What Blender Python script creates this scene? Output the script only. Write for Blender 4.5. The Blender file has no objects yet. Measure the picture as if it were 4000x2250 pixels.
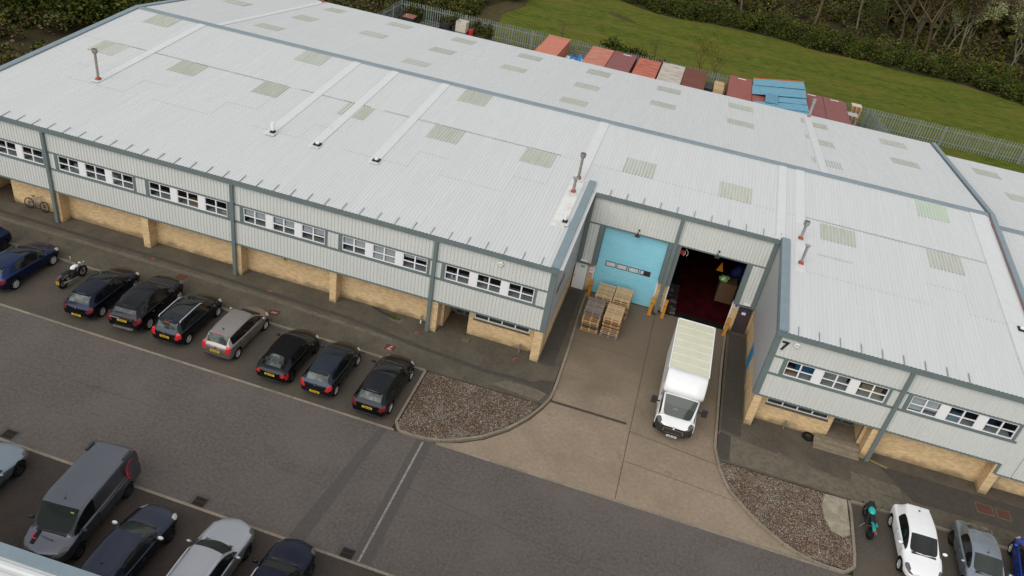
import bpy, bmesh, math, random
import numpy as np
from mathutils import Vector, Matrix, noise
R = math.radians; PI = math.pi
random.seed(7); rng = np.random.default_rng(11)
scn = bpy.context.scene; COL = scn.collection
# ------------------------------------------------------------------ camera, sky, sun, exposure
cam = bpy.data.cameras.new('camera'); co = bpy.data.objects.new('camera', cam); COL.objects.link(co)
yaw, pitch, roll = -0.1784, -0.5718, 0.1773
sy, cy, sp, cp, sr, cr = math.sin(yaw), math.cos(yaw), math.sin(pitch), math.cos(pitch), math.sin(roll), math.cos(roll)
fw = Vector((sy*cp, cy*cp, sp)); rt = Vector((cy, -sy, 0)); up = rt.cross(fw)
r2 = cr*rt + sr*up; u2 = -sr*rt + cr*up
M = Matrix((r2, u2, -fw)).transposed().to_4x4(); M.translation = (4.0588, -34.7282, 27.0951)
co.matrix_world = M
cam.sensor_width = 36; cam.lens = 3100.06/4000*36; cam.clip_start = .5; cam.clip_end = 1500
scn.camera = co
SUN_EL, SUN_ROT = 36, 197
W = bpy.data.worlds.new('World'); scn.world = W; W.use_nodes = True
nt = W.node_tree; N = nt.nodes; LK = nt.links; N.clear()
sky = N.new('ShaderNodeTexSky'); sky.sky_type = 'NISHITA'; sky.sun_disc = False
sky.sun_elevation = R(SUN_EL); sky.sun_rotation = R(SUN_ROT); sky.air_density = 1.2; sky.dust_density = 3.0
tc = N.new('ShaderNodeTexCoord'); ns = N.new('ShaderNodeTexNoise'); ns.inputs['Scale'].default_value = 2.6; ns.inputs['Detail'].default_value = 6
cr_ = N.new('ShaderNodeValToRGB'); cr_.color_ramp.elements[0].position = .35; cr_.color_ramp.elements[0].color = (6.6, 6.85, 7.2, 1)
cr_.color_ramp.elements[1].position = .68; cr_.color_ramp.elements[1].color = (13.0, 12.8, 12.4, 1)
mx = N.new('ShaderNodeMixRGB'); mx.inputs[0].default_value = .86
bg = N.new('ShaderNodeBackground'); bg.inputs[1].default_value = .083; wo = N.new('ShaderNodeOutputWorld')
LK.new(tc.outputs['Generated'], ns.inputs['Vector']); LK.new(ns.outputs['Fac'], cr_.inputs['Fac'])
LK.new(sky.outputs[0], mx.inputs[1]); LK.new(cr_.outputs[0], mx.inputs[2]); LK.new(mx.outputs[0], bg.inputs[0]); LK.new(bg.outputs[0], wo.inputs[0])
sl = bpy.data.lights.new('sun', 'SUN'); sl.energy = 1.85; sl.angle = R(62); sl.color = (1, .965, .92)
so = bpy.data.objects.new('sun', sl); COL.objects.link(so); so.rotation_euler = (R(90-SUN_EL), 0, R(180-SUN_ROT)); so.location = (0, 0, 80)
scn.view_settings.view_transform = 'Standard'; scn.view_settings.look = 'None'; scn.view_settings.gamma = 1
scn.view_settings.use_curve_mapping = False; scn.view_settings.exposure = 0.0
# ------------------------------------------------------------------ building measures
H, S, RY, D, ZC, XR, EY, SB, LX, XL = 6.326, .0922, 17.88, 8.437, 2.184, 11.265, 35.57, .092, 24.33, -37.7
ZR = H + S*RY
def zroof(y): return H + S*y if y <= RY else ZR - SB*(y-RY)
# ------------------------------------------------------------------ materials
MATS = {}
def lin(c): return tuple(((v/255)/12.92 if v/255 <= .04045 else ((v/255+.055)/1.055)**2.4) for v in c)
def mat(name, c, rough=.7, metal=0, c2=None, sc=3.0, amt=.5, stretch=(1,1,1), bump=0, bsc=40, c3=None, sc3=.3, amt3=.5, objrand=0, island=0, spec=None, c4=None, sc4=.8, lo4=.62, hi4=.74, amt4=.7, ygrad=None, zdirt=None, coat=0, det=5, emit=None, lo=.38, hi=.62):
    if name in MATS: return MATS[name]
    m = bpy.data.materials.new(name); m.use_nodes = True; nt = m.node_tree; n = nt.nodes; l = nt.links
    b = n['Principled BSDF']; b.inputs['Roughness'].default_value = rough; b.inputs['Metallic'].default_value = metal
    b.inputs['Specular IOR Level'].default_value = spec if spec is not None else (.5 if rough < .6 else (.25 if rough < .85 else .05))
    if coat: b.inputs['Coat Weight'].default_value = coat; b.inputs['Coat Roughness'].default_value = .04
    geo = n.new('ShaderNodeNewGeometry'); mp = n.new('ShaderNodeMapping'); mp.inputs['Scale'].default_value = stretch
    l.new(geo.outputs['Position'], mp.inputs['Vector'])
    col = n.new('ShaderNodeRGB'); col.outputs[0].default_value = (*c, 1); out = col.outputs[0]
    def layer(out, cc, s, a, lo, hi):
        nz = n.new('ShaderNodeTexNoise'); nz.inputs['Scale'].default_value = s; nz.inputs['Detail'].default_value = det; nz.inputs['Roughness'].default_value = .62
        l.new(mp.outputs[0], nz.inputs['Vector'])
        mr = n.new('ShaderNodeMapRange'); mr.inputs['From Min'].default_value = lo; mr.inputs['From Max'].default_value = hi; mr.inputs['To Max'].default_value = a
        l.new(nz.outputs['Fac'], mr.inputs['Value'])
        x = n.new('ShaderNodeMixRGB'); l.new(mr.outputs[0], x.inputs[0]); l.new(out, x.inputs[1]); x.inputs[2].default_value = (*cc, 1)
        return x.outputs[0]
    if c2: out = layer(out, c2, sc, amt, lo, hi)
    if c3: out = layer(out, c3, sc3, amt3, .42, .66)
    if c4: out = layer(out, c4, sc4, amt4, lo4, hi4)
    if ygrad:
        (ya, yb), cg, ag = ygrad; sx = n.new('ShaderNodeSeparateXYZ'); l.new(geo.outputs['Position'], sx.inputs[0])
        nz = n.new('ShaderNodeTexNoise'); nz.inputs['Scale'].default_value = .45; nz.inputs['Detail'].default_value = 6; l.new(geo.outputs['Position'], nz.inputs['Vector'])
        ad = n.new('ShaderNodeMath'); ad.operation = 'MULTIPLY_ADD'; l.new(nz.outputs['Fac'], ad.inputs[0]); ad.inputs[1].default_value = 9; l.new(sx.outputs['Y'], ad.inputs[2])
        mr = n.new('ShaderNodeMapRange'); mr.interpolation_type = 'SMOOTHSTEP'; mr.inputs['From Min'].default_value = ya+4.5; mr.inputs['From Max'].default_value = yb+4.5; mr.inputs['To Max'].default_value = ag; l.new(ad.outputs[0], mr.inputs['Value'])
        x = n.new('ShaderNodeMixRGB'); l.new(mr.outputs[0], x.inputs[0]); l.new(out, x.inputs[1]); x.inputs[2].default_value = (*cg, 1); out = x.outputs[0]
    if zdirt:
        za, zb, cz, az = zdirt; sx = n.new('ShaderNodeSeparateXYZ'); l.new(geo.outputs['Position'], sx.inputs[0])
        nz = n.new('ShaderNodeTexNoise'); nz.inputs['Scale'].default_value = 1.3; nz.inputs['Detail'].default_value = 5; l.new(geo.outputs['Position'], nz.inputs['Vector'])
        ad = n.new('ShaderNodeMath'); ad.operation = 'MULTIPLY_ADD'; l.new(nz.outputs['Fac'], ad.inputs[0]); ad.inputs[1].default_value = -1.1; l.new(sx.outputs['Z'], ad.inputs[2])
        mr = n.new('ShaderNodeMapRange'); mr.interpolation_type = 'SMOOTHSTEP'; mr.inputs['From Min'].default_value = za-.55; mr.inputs['From Max'].default_value = zb-.55; mr.inputs['To Max'].default_value = az; l.new(ad.outputs[0], mr.inputs['Value'])
        x = n.new('ShaderNodeMixRGB'); l.new(mr.outputs[0], x.inputs[0]); l.new(out, x.inputs[1]); x.inputs[2].default_value = (*cz, 1); out = x.outputs[0]
    if objrand or island:
        hs = n.new('ShaderNodeHueSaturation'); mr = n.new('ShaderNodeMapRange'); k = objrand or island
        mr.inputs['To Min'].default_value = 1-k; mr.inputs['To Max'].default_value = 1+k
        if objrand: oi = n.new('ShaderNodeObjectInfo'); l.new(oi.outputs['Random'], mr.inputs['Value'])
        else: l.new(geo.outputs['Random Per Island'], mr.inputs['Value'])
        l.new(mr.outputs[0], hs.inputs['Value']); l.new(out, hs.inputs['Color']); out = hs.outputs[0]
    l.new(out, b.inputs['Base Color'])
    if bump:
        nb = n.new('ShaderNodeTexNoise'); nb.inputs['Scale'].default_value = bsc; nb.inputs['Detail'].default_value = 3; l.new(geo.outputs['Position'], nb.inputs['Vector'])
        bp = n.new('ShaderNodeBump'); bp.inputs['Strength'].default_value = bump; bp.inputs['Distance'].default_value = .02
        l.new(nb.outputs['Fac'], bp.inputs['Height']); l.new(bp.outputs[0], b.inputs['Normal'])
    MATS[name] = m; return m
def glassmat(name, tint, base=(.01,.012,.014), mixv=.55):
    m = bpy.data.materials.new(name); m.use_nodes = True; n = m.node_tree.nodes; l = m.node_tree.links
    b = n['Principled BSDF']; b.inputs['Base Color'].default_value = (*base, 1); b.inputs['Roughness'].default_value = .05; b.inputs['Specular IOR Level'].default_value = .9
    t = n.new('ShaderNodeBsdfTransparent'); t.inputs[0].default_value = (*tint, 1); mxs = n.new('ShaderNodeMixShader'); mxs.inputs[0].default_value = mixv
    l.new(t.outputs[0], mxs.inputs[1]); l.new(b.outputs[0], mxs.inputs[2]); l.new(mxs.outputs[0], n['Material Output'].inputs['Surface']); return m
m_roof = mat('roof_white_metal', (.575,.592,.60), .5, c2=(.50,.515,.52), sc=1.0, amt=.35, stretch=(6,.3,1), c3=(.54,.54,.51), sc3=.7, amt3=.35, objrand=.010, c4=(.44,.42,.37), sc4=1.6, lo4=.60, hi4=.78, amt4=.5, bump=.02)
m_rstrip = mat('roof_strip_metal', (.61,.625,.63), .45, c2=(.54,.55,.545), sc=2, amt=.4, c4=(.42,.38,.3), sc4=1.2, amt4=.4)
m_rust = mat('roof_strip_rusty', (.68,.69,.68), .45, c2=(.45,.33,.2), sc=1.6, amt=.5, lo=.5, hi=.75)
m_lap = mat('roof_lap_gap', (.40,.40,.39), .9, c2=(.25,.24,.22), sc=9, amt=.8)
m_grp = mat('rooflight_plastic', (.43,.45,.375), .4, c2=(.31,.335,.30), sc=1.3, amt=.7, stretch=(8,.5,1), c3=(.50,.50,.41), sc3=1.0, amt3=.5, objrand=.05)
m_grpg = mat('rooflight_green', (.42,.52,.40), .35, c2=(.33,.44,.36), sc=1.4, amt=.7, stretch=(6,.5,1), c3=(.5,.55,.33), sc3=2, amt3=.5)
m_trim = mat('dark_trim', lin((106,119,119)), .45, c2=lin((92,104,104)), sc=2, amt=.4)
m_cap = mat('verge_trim', lin((122,138,146)), .42, c2=lin((106,120,128)), sc=1.5, amt=.4)
m_clad = mat('wall_cladding', (.60,.62,.595), .5, c2=(.53,.545,.52), sc=1.5, amt=.35, stretch=(4,1,.5), objrand=.014, c4=(.40,.39,.34), sc4=1.5, amt4=.3)
m_flat = mat('flat_cladding', (.38,.38,.385), .5, c2=(.33,.33,.335), sc=2, amt=.4)
m_brick = mat('buff_brick', (.70,.52,.30), .9, c2=(.60,.42,.22), sc=9, amt=.3, c3=(.55,.40,.235), sc3=.5, amt3=.4, c4=(.38,.28,.17), sc4=.6, amt4=.4, island=.13, bump=.1, zdirt=(.55,.02,(.20,.15,.085),.8))
m_brick1 = mat('buff_brick_single', (.70,.52,.30), .9, c2=(.60,.42,.22), sc=9, amt=.3, c3=(.55,.40,.235), sc3=.5, amt3=.4, c4=(.38,.28,.17), sc4=.6, amt4=.4, objrand=.13, bump=.1, zdirt=(.55,.02,(.20,.15,.085),.8))
m_mortar = mat('mortar', (.30,.225,.14), .95, c2=(.24,.18,.11), sc=6, amt=.5)
m_white = mat('white_plastic', (.78,.79,.80), .35)
m_sill = mat('sill_grey', (.62,.63,.65), .6)
m_blind = mat('blind_fabric', (.66,.67,.72), .8)
m_glass = glassmat('window_glass', (.93,.95,.95), mixv=.15)
m_room = mat('room_dark', (.14,.135,.13), .9, c2=(.26,.25,.24), sc=1.5, amt=.5)
m_desk = mat('desk_top', (.62,.62,.64), .6, c2=(.45,.45,.45), sc=3, amt=.5)
m_carton = mat('cardboard', (.36,.23,.11), .85, c2=(.28,.17,.08), sc=5, amt=.4)
m_steel = mat('galvanised', (.42,.42,.41), .35, .7, c2=(.25,.25,.24), sc=6, amt=.5)
m_flue = mat('flue_metal', (.30,.285,.25), .45, .4, c2=(.16,.13,.10), sc=5, amt=.6)
m_red = mat('red_flashing', (.36,.07,.04), .7, c2=(.2,.05,.03), sc=8, amt=.5)
m_black = mat('black_rubber', (.018,.018,.019), .75)
m_blackp = mat('black_plastic', (.028,.028,.03), .5)
m_pipe = mat('white_pipe', (.72,.73,.72), .4)
m_asph = mat('road_asphalt', (.136,.118,.108), .9, c2=(.074,.066,.062), sc=7, amt=.65, c3=(.150,.128,.114), sc3=.3, amt3=.5, c4=(.072,.060,.056), sc4=.55, lo4=.60, hi4=.75, amt4=.5, bump=.12, bsc=60, det=10)
m_asph2 = mat('asphalt_patch', (.104,.094,.087), .9, c2=(.068,.062,.058), sc=8, amt=.5, bump=.1)
m_bay = mat('bay_asphalt', (.098,.086,.072), .92, c2=(.058,.051,.044), sc=8, amt=.6, c3=(.12,.10,.077), sc3=.5, amt3=.6, c4=(.040,.036,.032), sc4=.9, amt4=.7, bump=.15, bsc=60, det=8)
m_bay2 = mat('dark_bay_asphalt', (.068,.057,.050), .92, c2=(.040,.034,.031), sc=8, amt=.6, c3=(.090,.068,.056), sc3=.5, amt3=.6, bump=.15, bsc=60, det=8)
m_pave = mat('pavement_tarmac', (.108,.094,.073), .92, c2=(.066,.058,.048), sc=7, amt=.6, c3=(.15,.128,.095), sc3=.6, amt3=.6, c4=(.05,.045,.038), sc4=.8, amt4=.7, bump=.12, det=8)
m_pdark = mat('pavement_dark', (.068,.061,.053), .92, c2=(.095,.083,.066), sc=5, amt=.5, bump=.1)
m_plite = mat('pavement_light', (.165,.142,.108), .92, c2=(.105,.091,.07), sc=4, amt=.7, bump=.1)
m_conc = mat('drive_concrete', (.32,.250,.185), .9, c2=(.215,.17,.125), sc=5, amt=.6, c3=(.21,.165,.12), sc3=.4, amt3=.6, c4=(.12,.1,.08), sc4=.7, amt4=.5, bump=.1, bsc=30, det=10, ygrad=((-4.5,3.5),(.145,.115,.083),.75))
m_conc2 = mat('drive_concrete_dark', (.14,.112,.08), .9, c2=(.10,.08,.06), sc=7, amt=.5, c3=(.14,.108,.078), sc3=.6, amt3=.5, bump=.1)
m_kerb = mat('kerb_concrete', (.27,.23,.18), .9, c2=(.19,.16,.125), sc=6, amt=.5, objrand=.12)
m_soil = mat('pebble_bed', (.075,.056,.042), .95, c2=(.045,.034,.026), sc=20, amt=.6, c3=(.11,.095,.085), sc3=.9, amt3=.4)
m_peb = mat('pebbles', (.235,.170,.125), .9, c2=(.13,.09,.07), sc=60, amt=.6, c3=(.30,.27,.24), sc3=.9, amt3=.5, c4=(.13,.12,.07), sc4=.8, amt4=.5, island=.65)
m_grass = mat('mown_grass', (.098,.122,.014), .95, c2=(.048,.074,.010), sc=1.5, amt=1.0, lo=.44, hi=.56, stretch=(.45,2.0,1), c3=(.15,.125,.03), sc3=.16, amt3=.65, c4=(.23,.21,.09), sc4=1.7, lo4=.57, hi4=.70, amt4=.6, bump=.4, bsc=14, det=9)
m_yard = mat('rear_yard', (.10,.085,.06), .95, c2=(.05,.06,.02), sc=1, amt=.6)
m_floor = mat('woodland_floor', (.050,.040,.024), .98, c2=(.036,.042,.013), sc=.6, amt=.8, c3=(.055,.038,.024), sc3=.25, amt3=.5, bump=.5, bsc=4)
m_chip = mat('woodchip', (.10,.072,.042), .95, c2=(.05,.042,.02), sc=1.5, amt=.9, c3=(.06,.07,.015), sc3=.6, amt3=.7)
m_leafd = mat('leaf_dark', (.036,.062,.012), .9, c2=(.070,.090,.016), sc=.9, amt=.9, c3=(.030,.026,.012), sc3=.5, amt3=.6, island=.28)
m_leafm = mat('leaf_mid', (.095,.105,.018), .9, c2=(.050,.070,.012), sc=1.0, amt=.8, c3=(.10,.085,.02), sc3=.5, amt3=.5, island=.28)
m_leafp = mat('leaf_pale', (.46,.48,.25), .9, c2=(.26,.28,.13), sc=1.4, amt=.8, island=.35)
m_leafb = mat('leaf_brown', (.12,.088,.050), .9, c2=(.07,.055,.03), sc=1.2, amt=.8, island=.28)
m_leafy = mat('leaf_yellow', (.17,.15,.025), .9, c2=(.05,.06,.012), sc=1.2, amt=.8, island=.28)
m_bark = mat('bark', (.12,.092,.058), .95, c2=(.06,.048,.03), sc=5, amt=.7, stretch=(1,1,.2))
m_barkg = mat('bark_grey', (.19,.17,.12), .95, c2=(.08,.07,.045), sc=4, amt=.7, stretch=(1,1,.2))
m_fence = mat('fence_steel', (.24,.285,.275), .5, .1, c2=(.16,.19,.18), sc=3, amt=.5, objrand=.1)
m_wood = mat('pallet_wood', (.56,.41,.24), .85, c2=(.40,.27,.14), sc=6, amt=.6, stretch=(1,6,6), objrand=.18)
m_woodo = mat('pallet_wood_orange', (.55,.33,.14), .85, c2=(.38,.22,.10), sc=6, amt=.6, stretch=(1,6,6), objrand=.15)
m_woodg = mat('pallet_wood_grey', (.29,.24,.21), .9, c2=(.18,.14,.12), sc=6, amt=.6, stretch=(1,6,6), objrand=.15)
m_woodd = mat('pallet_wood_brown', (.22,.135,.075), .9, c2=(.13,.08,.05), sc=6, amt=.6, stretch=(1,6,6), objrand=.15)
m_orange = mat('orange_paint', (.62,.26,.03), .6, c2=(.4,.2,.05), sc=8, amt=.5, lo=.5, hi=.7)
m_door = mat('blue_door', (.25,.62,.76), .5, c2=(.31,.67,.79), sc=1.2, amt=.6, bump=.05)
m_tyre = mat('tyre', (.016,.016,.016), .85)
m_alloy = mat('alloy', (.58,.58,.58), .35, .25)
m_alloyd = mat('alloy_dark', (.06,.06,.065), .35, .6)
m_lamp = mat('lamp_clear', (.55,.56,.50), .12, .1)
m_lampd = mat('lamp_smoked', (.12,.12,.12), .1, .3)
m_lampr = mat('lamp_red', (.55,.02,.02), .15)
m_lamprd = mat('lamp_dark_red', (.16,.012,.015), .15)
m_cglass = glassmat('car_glass', (.30,.34,.33), (.012,.014,.014), .62)
m_cglassg = glassmat('car_glass_clear', (.62,.70,.66), (.055,.072,.064), .5)
m_cglassr = mat('car_glass_painted_clouds', (.035,.045,.043), .12, c2=(.16,.19,.185), sc=2.2, amt=.9, lo=.45, hi=.62, spec=.25)  # pale cloud reflections painted into the glass colour as noise
m_chrome = mat('chrome', (.6,.6,.6), .12, 1)
m_plate = mat('plate_yellow', (.72,.50,.02), .5)
m_platew = mat('plate_white', (.72,.72,.68), .5)
m_arch = mat('wheel_arch_black', (.012,.012,.012), .9)
def paint(name, c, metal=.85, rough=.26): return mat('paint_'+name, c, rough, metal, c2=tuple(v*.88 for v in c), sc=1.1, amt=.35, coat=.25, spec=.4)
# ------------------------------------------------------------------ mesh helpers
class MB:
    def __init__(s): s.v = []; s.f = []; s.m = []
    def add(s, vs, fs, m=0):
        o = len(s.v); s.v += [tuple(p) for p in vs]; s.f += [tuple(i+o for i in f) for f in fs]; s.m += [m]*len(fs); return s
    def box(s, x0, x1, y0, y1, z0, z1, m=0):
        return s.add([(x0,y0,z0),(x1,y0,z0),(x1,y1,z0),(x0,y1,z0),(x0,y0,z1),(x1,y0,z1),(x1,y1,z1),(x0,y1,z1)],
                     [(0,3,2,1),(4,5,6,7),(0,1,5,4),(1,2,6,5),(2,3,7,6),(3,0,4,7)], m)
    def hull(s, a, b, m=0):   # two equal rings of points
        n = len(a); return s.add(list(a)+list(b), [tuple(range(n-1,-1,-1)), tuple(range(n,2*n))]+[(i,(i+1)%n,n+(i+1)%n,n+i) for i in range(n)], m)
    def prism(s, poly, z0, z1, m=0):
        return s.hull([(x,y,z0) for x,y in poly], [(x,y,z1) for x,y in poly], m)
    def tube(s, p0, p1, r0, r1=None, n=8, m=0, cap=True):
        r1 = r0 if r1 is None else r1; p0 = Vector(p0); p1 = Vector(p1); d = (p1-p0)
        if d.length < 1e-6: return s
        q = d.to_track_quat('Z', 'Y'); c = [q @ Vector((math.cos(2*PI*i/n), math.sin(2*PI*i/n), 0)) for i in range(n)]
        fs = [(i,(i+1)%n,n+(i+1)%n,n+i) for i in range(n)]
        if cap: fs += [tuple(range(n-1,-1,-1)), tuple(range(n,2*n))]
        return s.add([p0+v*r0 for v in c]+[p1+v*r1 for v in c], fs, m)
    def path(s, pts, r, n=6, m=0):
        for a, b in zip(pts, pts[1:]): s.tube(a, b, r, r, n, m)
        return s
    def lathe(s, prof, n=20, axis='z', c=(0,0,0), m=0, closed=False):
        vs = []; k = len(prof)
        for i in range(n):
            a = 2*PI*i/n; ca, sa = math.cos(a), math.sin(a)
            for r, h in prof:
                p = (r*ca, r*sa, h) if axis == 'z' else ((r*ca, h, r*sa) if axis == 'y' else (h, r*ca, r*sa))
                vs.append((p[0]+c[0], p[1]+c[1], p[2]+c[2]))
        fs = []
        for i in range(n):
            for j in range(k if closed else k-1):
                fs.append((i*k+j, ((i+1)%n)*k+j, ((i+1)%n)*k+(j+1)%k, i*k+(j+1)%k))
        return s.add(vs, fs, m)
    def ball(s, c, r, n=10, k=6, m=0, wob=0, seed=0):
        rx, ry, rz = (r, r, r) if isinstance(r, (int, float)) else r; vs = []; fs = []
        for j in range(k+1):
            t = PI*j/k
            for i in range(n):
                a = 2*PI*i/n; d = Vector((math.sin(t)*math.cos(a), math.sin(t)*math.sin(a), math.cos(t)))
                q = 1 + (wob*noise.noise(d*1.7+Vector((seed, seed*2.3, 0))) if wob else 0)
                vs.append((c[0]+d.x*rx*q, c[1]+d.y*ry*q, c[2]+d.z*rz*q))
        for j in range(k):
            for i in range(n): fs.append((j*n+i, (j+1)*n+i, (j+1)*n+(i+1)%n, j*n+(i+1)%n))
        return s.add(vs, fs, m)
    def mesh(s, name, mats, smooth=False):
        me = bpy.data.meshes.new(name); me.from_pydata(s.v, [], s.f); mats = mats if isinstance(mats, (list, tuple)) else [mats]
        for x in mats: me.materials.append(x)
        if len(mats) > 1: me.polygons.foreach_set('material_index', s.m)
        bm = bmesh.new(); bm.from_mesh(me); bmesh.ops.recalc_face_normals(bm, faces=bm.faces); bm.to_mesh(me); bm.free()
        if smooth: me.polygons.foreach_set('use_smooth', [True]*len(me.polygons))
        me.update(); return me
    def build(s, name, mats, parent=None, smooth=False): return obj(name, s.mesh(name, mats, smooth), parent)
def obj(name, me, parent=None, loc=None, rot=None, scale=None):
    o = bpy.data.objects.new(name, me); COL.objects.link(o)
    if parent: o.parent = parent
    if loc: o.location = loc
    if rot is not None: o.rotation_euler = rot
    if scale is not None: o.scale = scale if isinstance(scale, (tuple, list)) else (scale,)*3
    return o
def tag(o, label=None, cat=None, group=None, kind=None):
    if label: o['label'] = label
    if cat: o['category'] = cat
    if group: o['group'] = group
    if kind: o['kind'] = kind
    return o
def thing(name, label, cat, loc=(0,0,0), rz=0, group=None):
    o = obj(name, None, None, loc, (0,0,rz)); o.empty_display_size = .3; return tag(o, label, cat, group)
def copy_tree(r, loc, rz=0, label=None, scale=None, mats=None):
    def cp(o, p):
        c = o.copy(); COL.objects.link(c); c.parent = p
        for ch in o.children: cp(ch, c)
        return c
    c = cp(r, None); c.location = loc; c.rotation_euler = (0,0,rz)
    if scale: c.scale = (scale,)*3
    if label: c['label'] = label
    return c
def struct(o): o['kind'] = 'structure'; return o
def stuff(o): o['kind'] = 'stuff'; return o
def text(name, s, size, mt, parent, loc, rot, ext=.004, bold=0, align='CENTER', xs=1):
    cu = bpy.data.curves.new(name, 'FONT'); cu.body = s; cu.size = size; cu.extrude = ext; cu.offset = bold; cu.align_x = align; cu.align_y = 'CENTER'; cu.resolution_u = 2
    t = bpy.data.objects.new('t', cu); COL.objects.link(t); dg = bpy.context.evaluated_depsgraph_get()
    me = bpy.data.meshes.new_from_object(t.evaluated_get(dg)); me.name = name; bpy.data.objects.remove(t); me.materials.clear(); me.materials.append(mt)
    return obj(name, me, parent, loc, rot, (xs,1,1))
# ------------------------------------------------------------------ ground
def sheet(name, poly, z, m, thick=.0):
    b = MB()
    if thick: b.prism(poly, z-thick, z)
    else: b.add([(x,y,z) for x,y in poly], [tuple(range(len(poly)))])
    return struct(b.build(name, m))
def bumpy_ground():
    b = MB(); xs = [-400,-200,-120]+[x for x in range(-100,160,4)]+[200,300,500]; ys = [-200,-100,-60]+[y for y in range(-40,300,4)]+[400,600]
    nx = len(xs); vs = [(x,y,-.06) for y in ys for x in xs]
    b.add(vs, [(j*nx+i, j*nx+i+1, (j+1)*nx+i+1, (j+1)*nx+i) for j in range(len(ys)-1) for i in range(nx-1)])
    return struct(b.build('ground', m_floor))
bumpy_ground()
sheet('grass_field', [(-22.2,57.6),(120,54),(120,70),(47,83.6),(44,85.5),(39.9,87.7),(35,87.8),(30.7,87.5),(26.5,89),(22.7,88.8),(20,88.5),(16.1,90.2),(10.2,91),(4.3,91),(-1.6,89.3),(-6.4,90.8),(-10.5,93.3),(-16,96),(-21,98),(-22.3,82),(-21.3,77),(-22.8,70),(-22,66.5)], -.02, m_grass)
sheet('rear_yard', [(-37,34),(24,34),(24,57.6),(-37,57.6)], -.012, m_yard)
sheet('rear_grass_strip', [(23.5,34),(80,34),(80,57.6),(23.5,57.6)], -.008, m_grass)
sheet('woodchip_path', [(-25.4,59),(-22,57.8),(-21.9,66.4),(-22.6,70),(-21.2,77),(-22.2,82),(-24,84),(-24.4,76),(-26,69),(-25,64)], -.014, m_chip)
sheet('bare_patch', [(-10.6,84),(-9.2,84.6),(-7,82.8),(-6,81.6),(-6.6,80.9),(-8.4,81.6),(-9.9,82.9)], -.014, m_chip)
sheet('road', [(-80,-15.58),(60,-15.58),(60,-8.12),(-80,-8.12)], .0, m_asph)
sheet('lower_parking_bay', [(-80,-60),(60,-60),(60,-15.66),(-80,-15.66)], .0, m_bay2)
sheet('parking_bay', [(-80,-8.02),(-5.33,-8.02),(-5.40,-3.33),(-80,-3.33)], .0, m_bay)
sheet('parking_bay_right', [(16.72,-3.45),(60,-3.45),(60,-8.12),(16.5,-8.12)], .0, m_bay)
# pavements (raised 0.1)
sheet('pavement', [(-80,-3.2),(-5.30,-3.3),(1.22,-3.22),(1.22,8.7),(-.3,8.7),(-.3,.8),(-80,.8)], .10, m_pave, .12)
sheet('pavement_right', [(10.14,-3.42),(60,-3.42),(60,.8),(11.35,.8),(11.35,8.7),(10.14,8.7)], .10, m_pave, .12)
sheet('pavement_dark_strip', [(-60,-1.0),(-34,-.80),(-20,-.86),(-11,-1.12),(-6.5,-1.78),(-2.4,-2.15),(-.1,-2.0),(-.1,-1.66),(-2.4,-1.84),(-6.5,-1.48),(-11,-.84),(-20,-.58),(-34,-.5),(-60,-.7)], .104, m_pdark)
sheet('pavement_worn_strip', [(-60,-1.5),(-30,-1.42),(-16,-1.45),(-8,-1.9),(-8,-1.62),(-16,-1.15),(-30,-1.1),(-60,-1.2)], .104, m_plite)
sheet('pavement_worn_patch', [(-1.9,-2.9),(.8,-3.1),(1.1,-2.2),(-1.2,-2.25)], .106, m_plite)
sheet('pavement_dark_patch', [(-.9,-1.9),(1.15,-2.4),(1.18,-1.2),(.5,-1.4),(.1,-1.75)], .108, m_pdark)
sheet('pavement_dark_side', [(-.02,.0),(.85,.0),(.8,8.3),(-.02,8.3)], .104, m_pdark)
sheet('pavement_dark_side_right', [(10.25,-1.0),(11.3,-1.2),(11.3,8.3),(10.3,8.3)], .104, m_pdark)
sheet('pavement_slab_row', [(10.8,-3.3),(19.2,-3.35),(19.2,-2.45),(10.8,-1.35)], .104, m_plite)
sheet('pavement_slab_row_far', [(16.9,-2.3),(19.4,-2.3),(19.3,-1.4),(16.9,-1.3)], .108, m_plite)
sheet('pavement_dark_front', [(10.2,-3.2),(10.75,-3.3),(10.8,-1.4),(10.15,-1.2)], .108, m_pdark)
sheet('pavement_dark_strip_right', [(18.4,-.2),(26,-.25),(26,-2.2),(19.9,-2.2)], .106, m_pdark)  # darker strip laid over the right pavement
# drive
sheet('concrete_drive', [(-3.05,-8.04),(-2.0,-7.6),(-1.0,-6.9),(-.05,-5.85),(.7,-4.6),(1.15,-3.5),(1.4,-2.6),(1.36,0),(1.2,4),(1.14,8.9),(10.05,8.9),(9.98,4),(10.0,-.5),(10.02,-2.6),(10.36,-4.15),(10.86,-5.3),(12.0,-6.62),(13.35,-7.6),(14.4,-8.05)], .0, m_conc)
for nm, x0, y0, x1, y1, w in [('drive_joint',5.62,8.5,5.72,-8.03,.03),('drive_joint',5.7,-3.2,10.2,-3.7,.03),('drive_joint',5.7,-5.4,11.2,-5.8,.02),('drive_joint',1.3,3.1,5.6,3.1,.015)]:
    d = Vector((x1-x0,y1-y0,0)).normalized(); n_ = Vector((-d.y,d.x,0))*w/2
    sheet(nm, [(x0+n_.x,y0+n_.y),(x1+n_.x,y1+n_.y),(x1-n_.x,y1-n_.y),(x0-n_.x,y0-n_.y)], .008, m_pdark)
sheet('road_patch', [(-3.98,-8.2),(-3.2,-8.2),(-3.1,-15.5),(-3.95,-15.5)], .004, m_asph2)
sheet('road_patch_left', [(-5.9,-8.2),(-5.5,-8.2),(-6.0,-15.5),(-6.7,-15.5)], .004, m_asph2)
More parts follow.
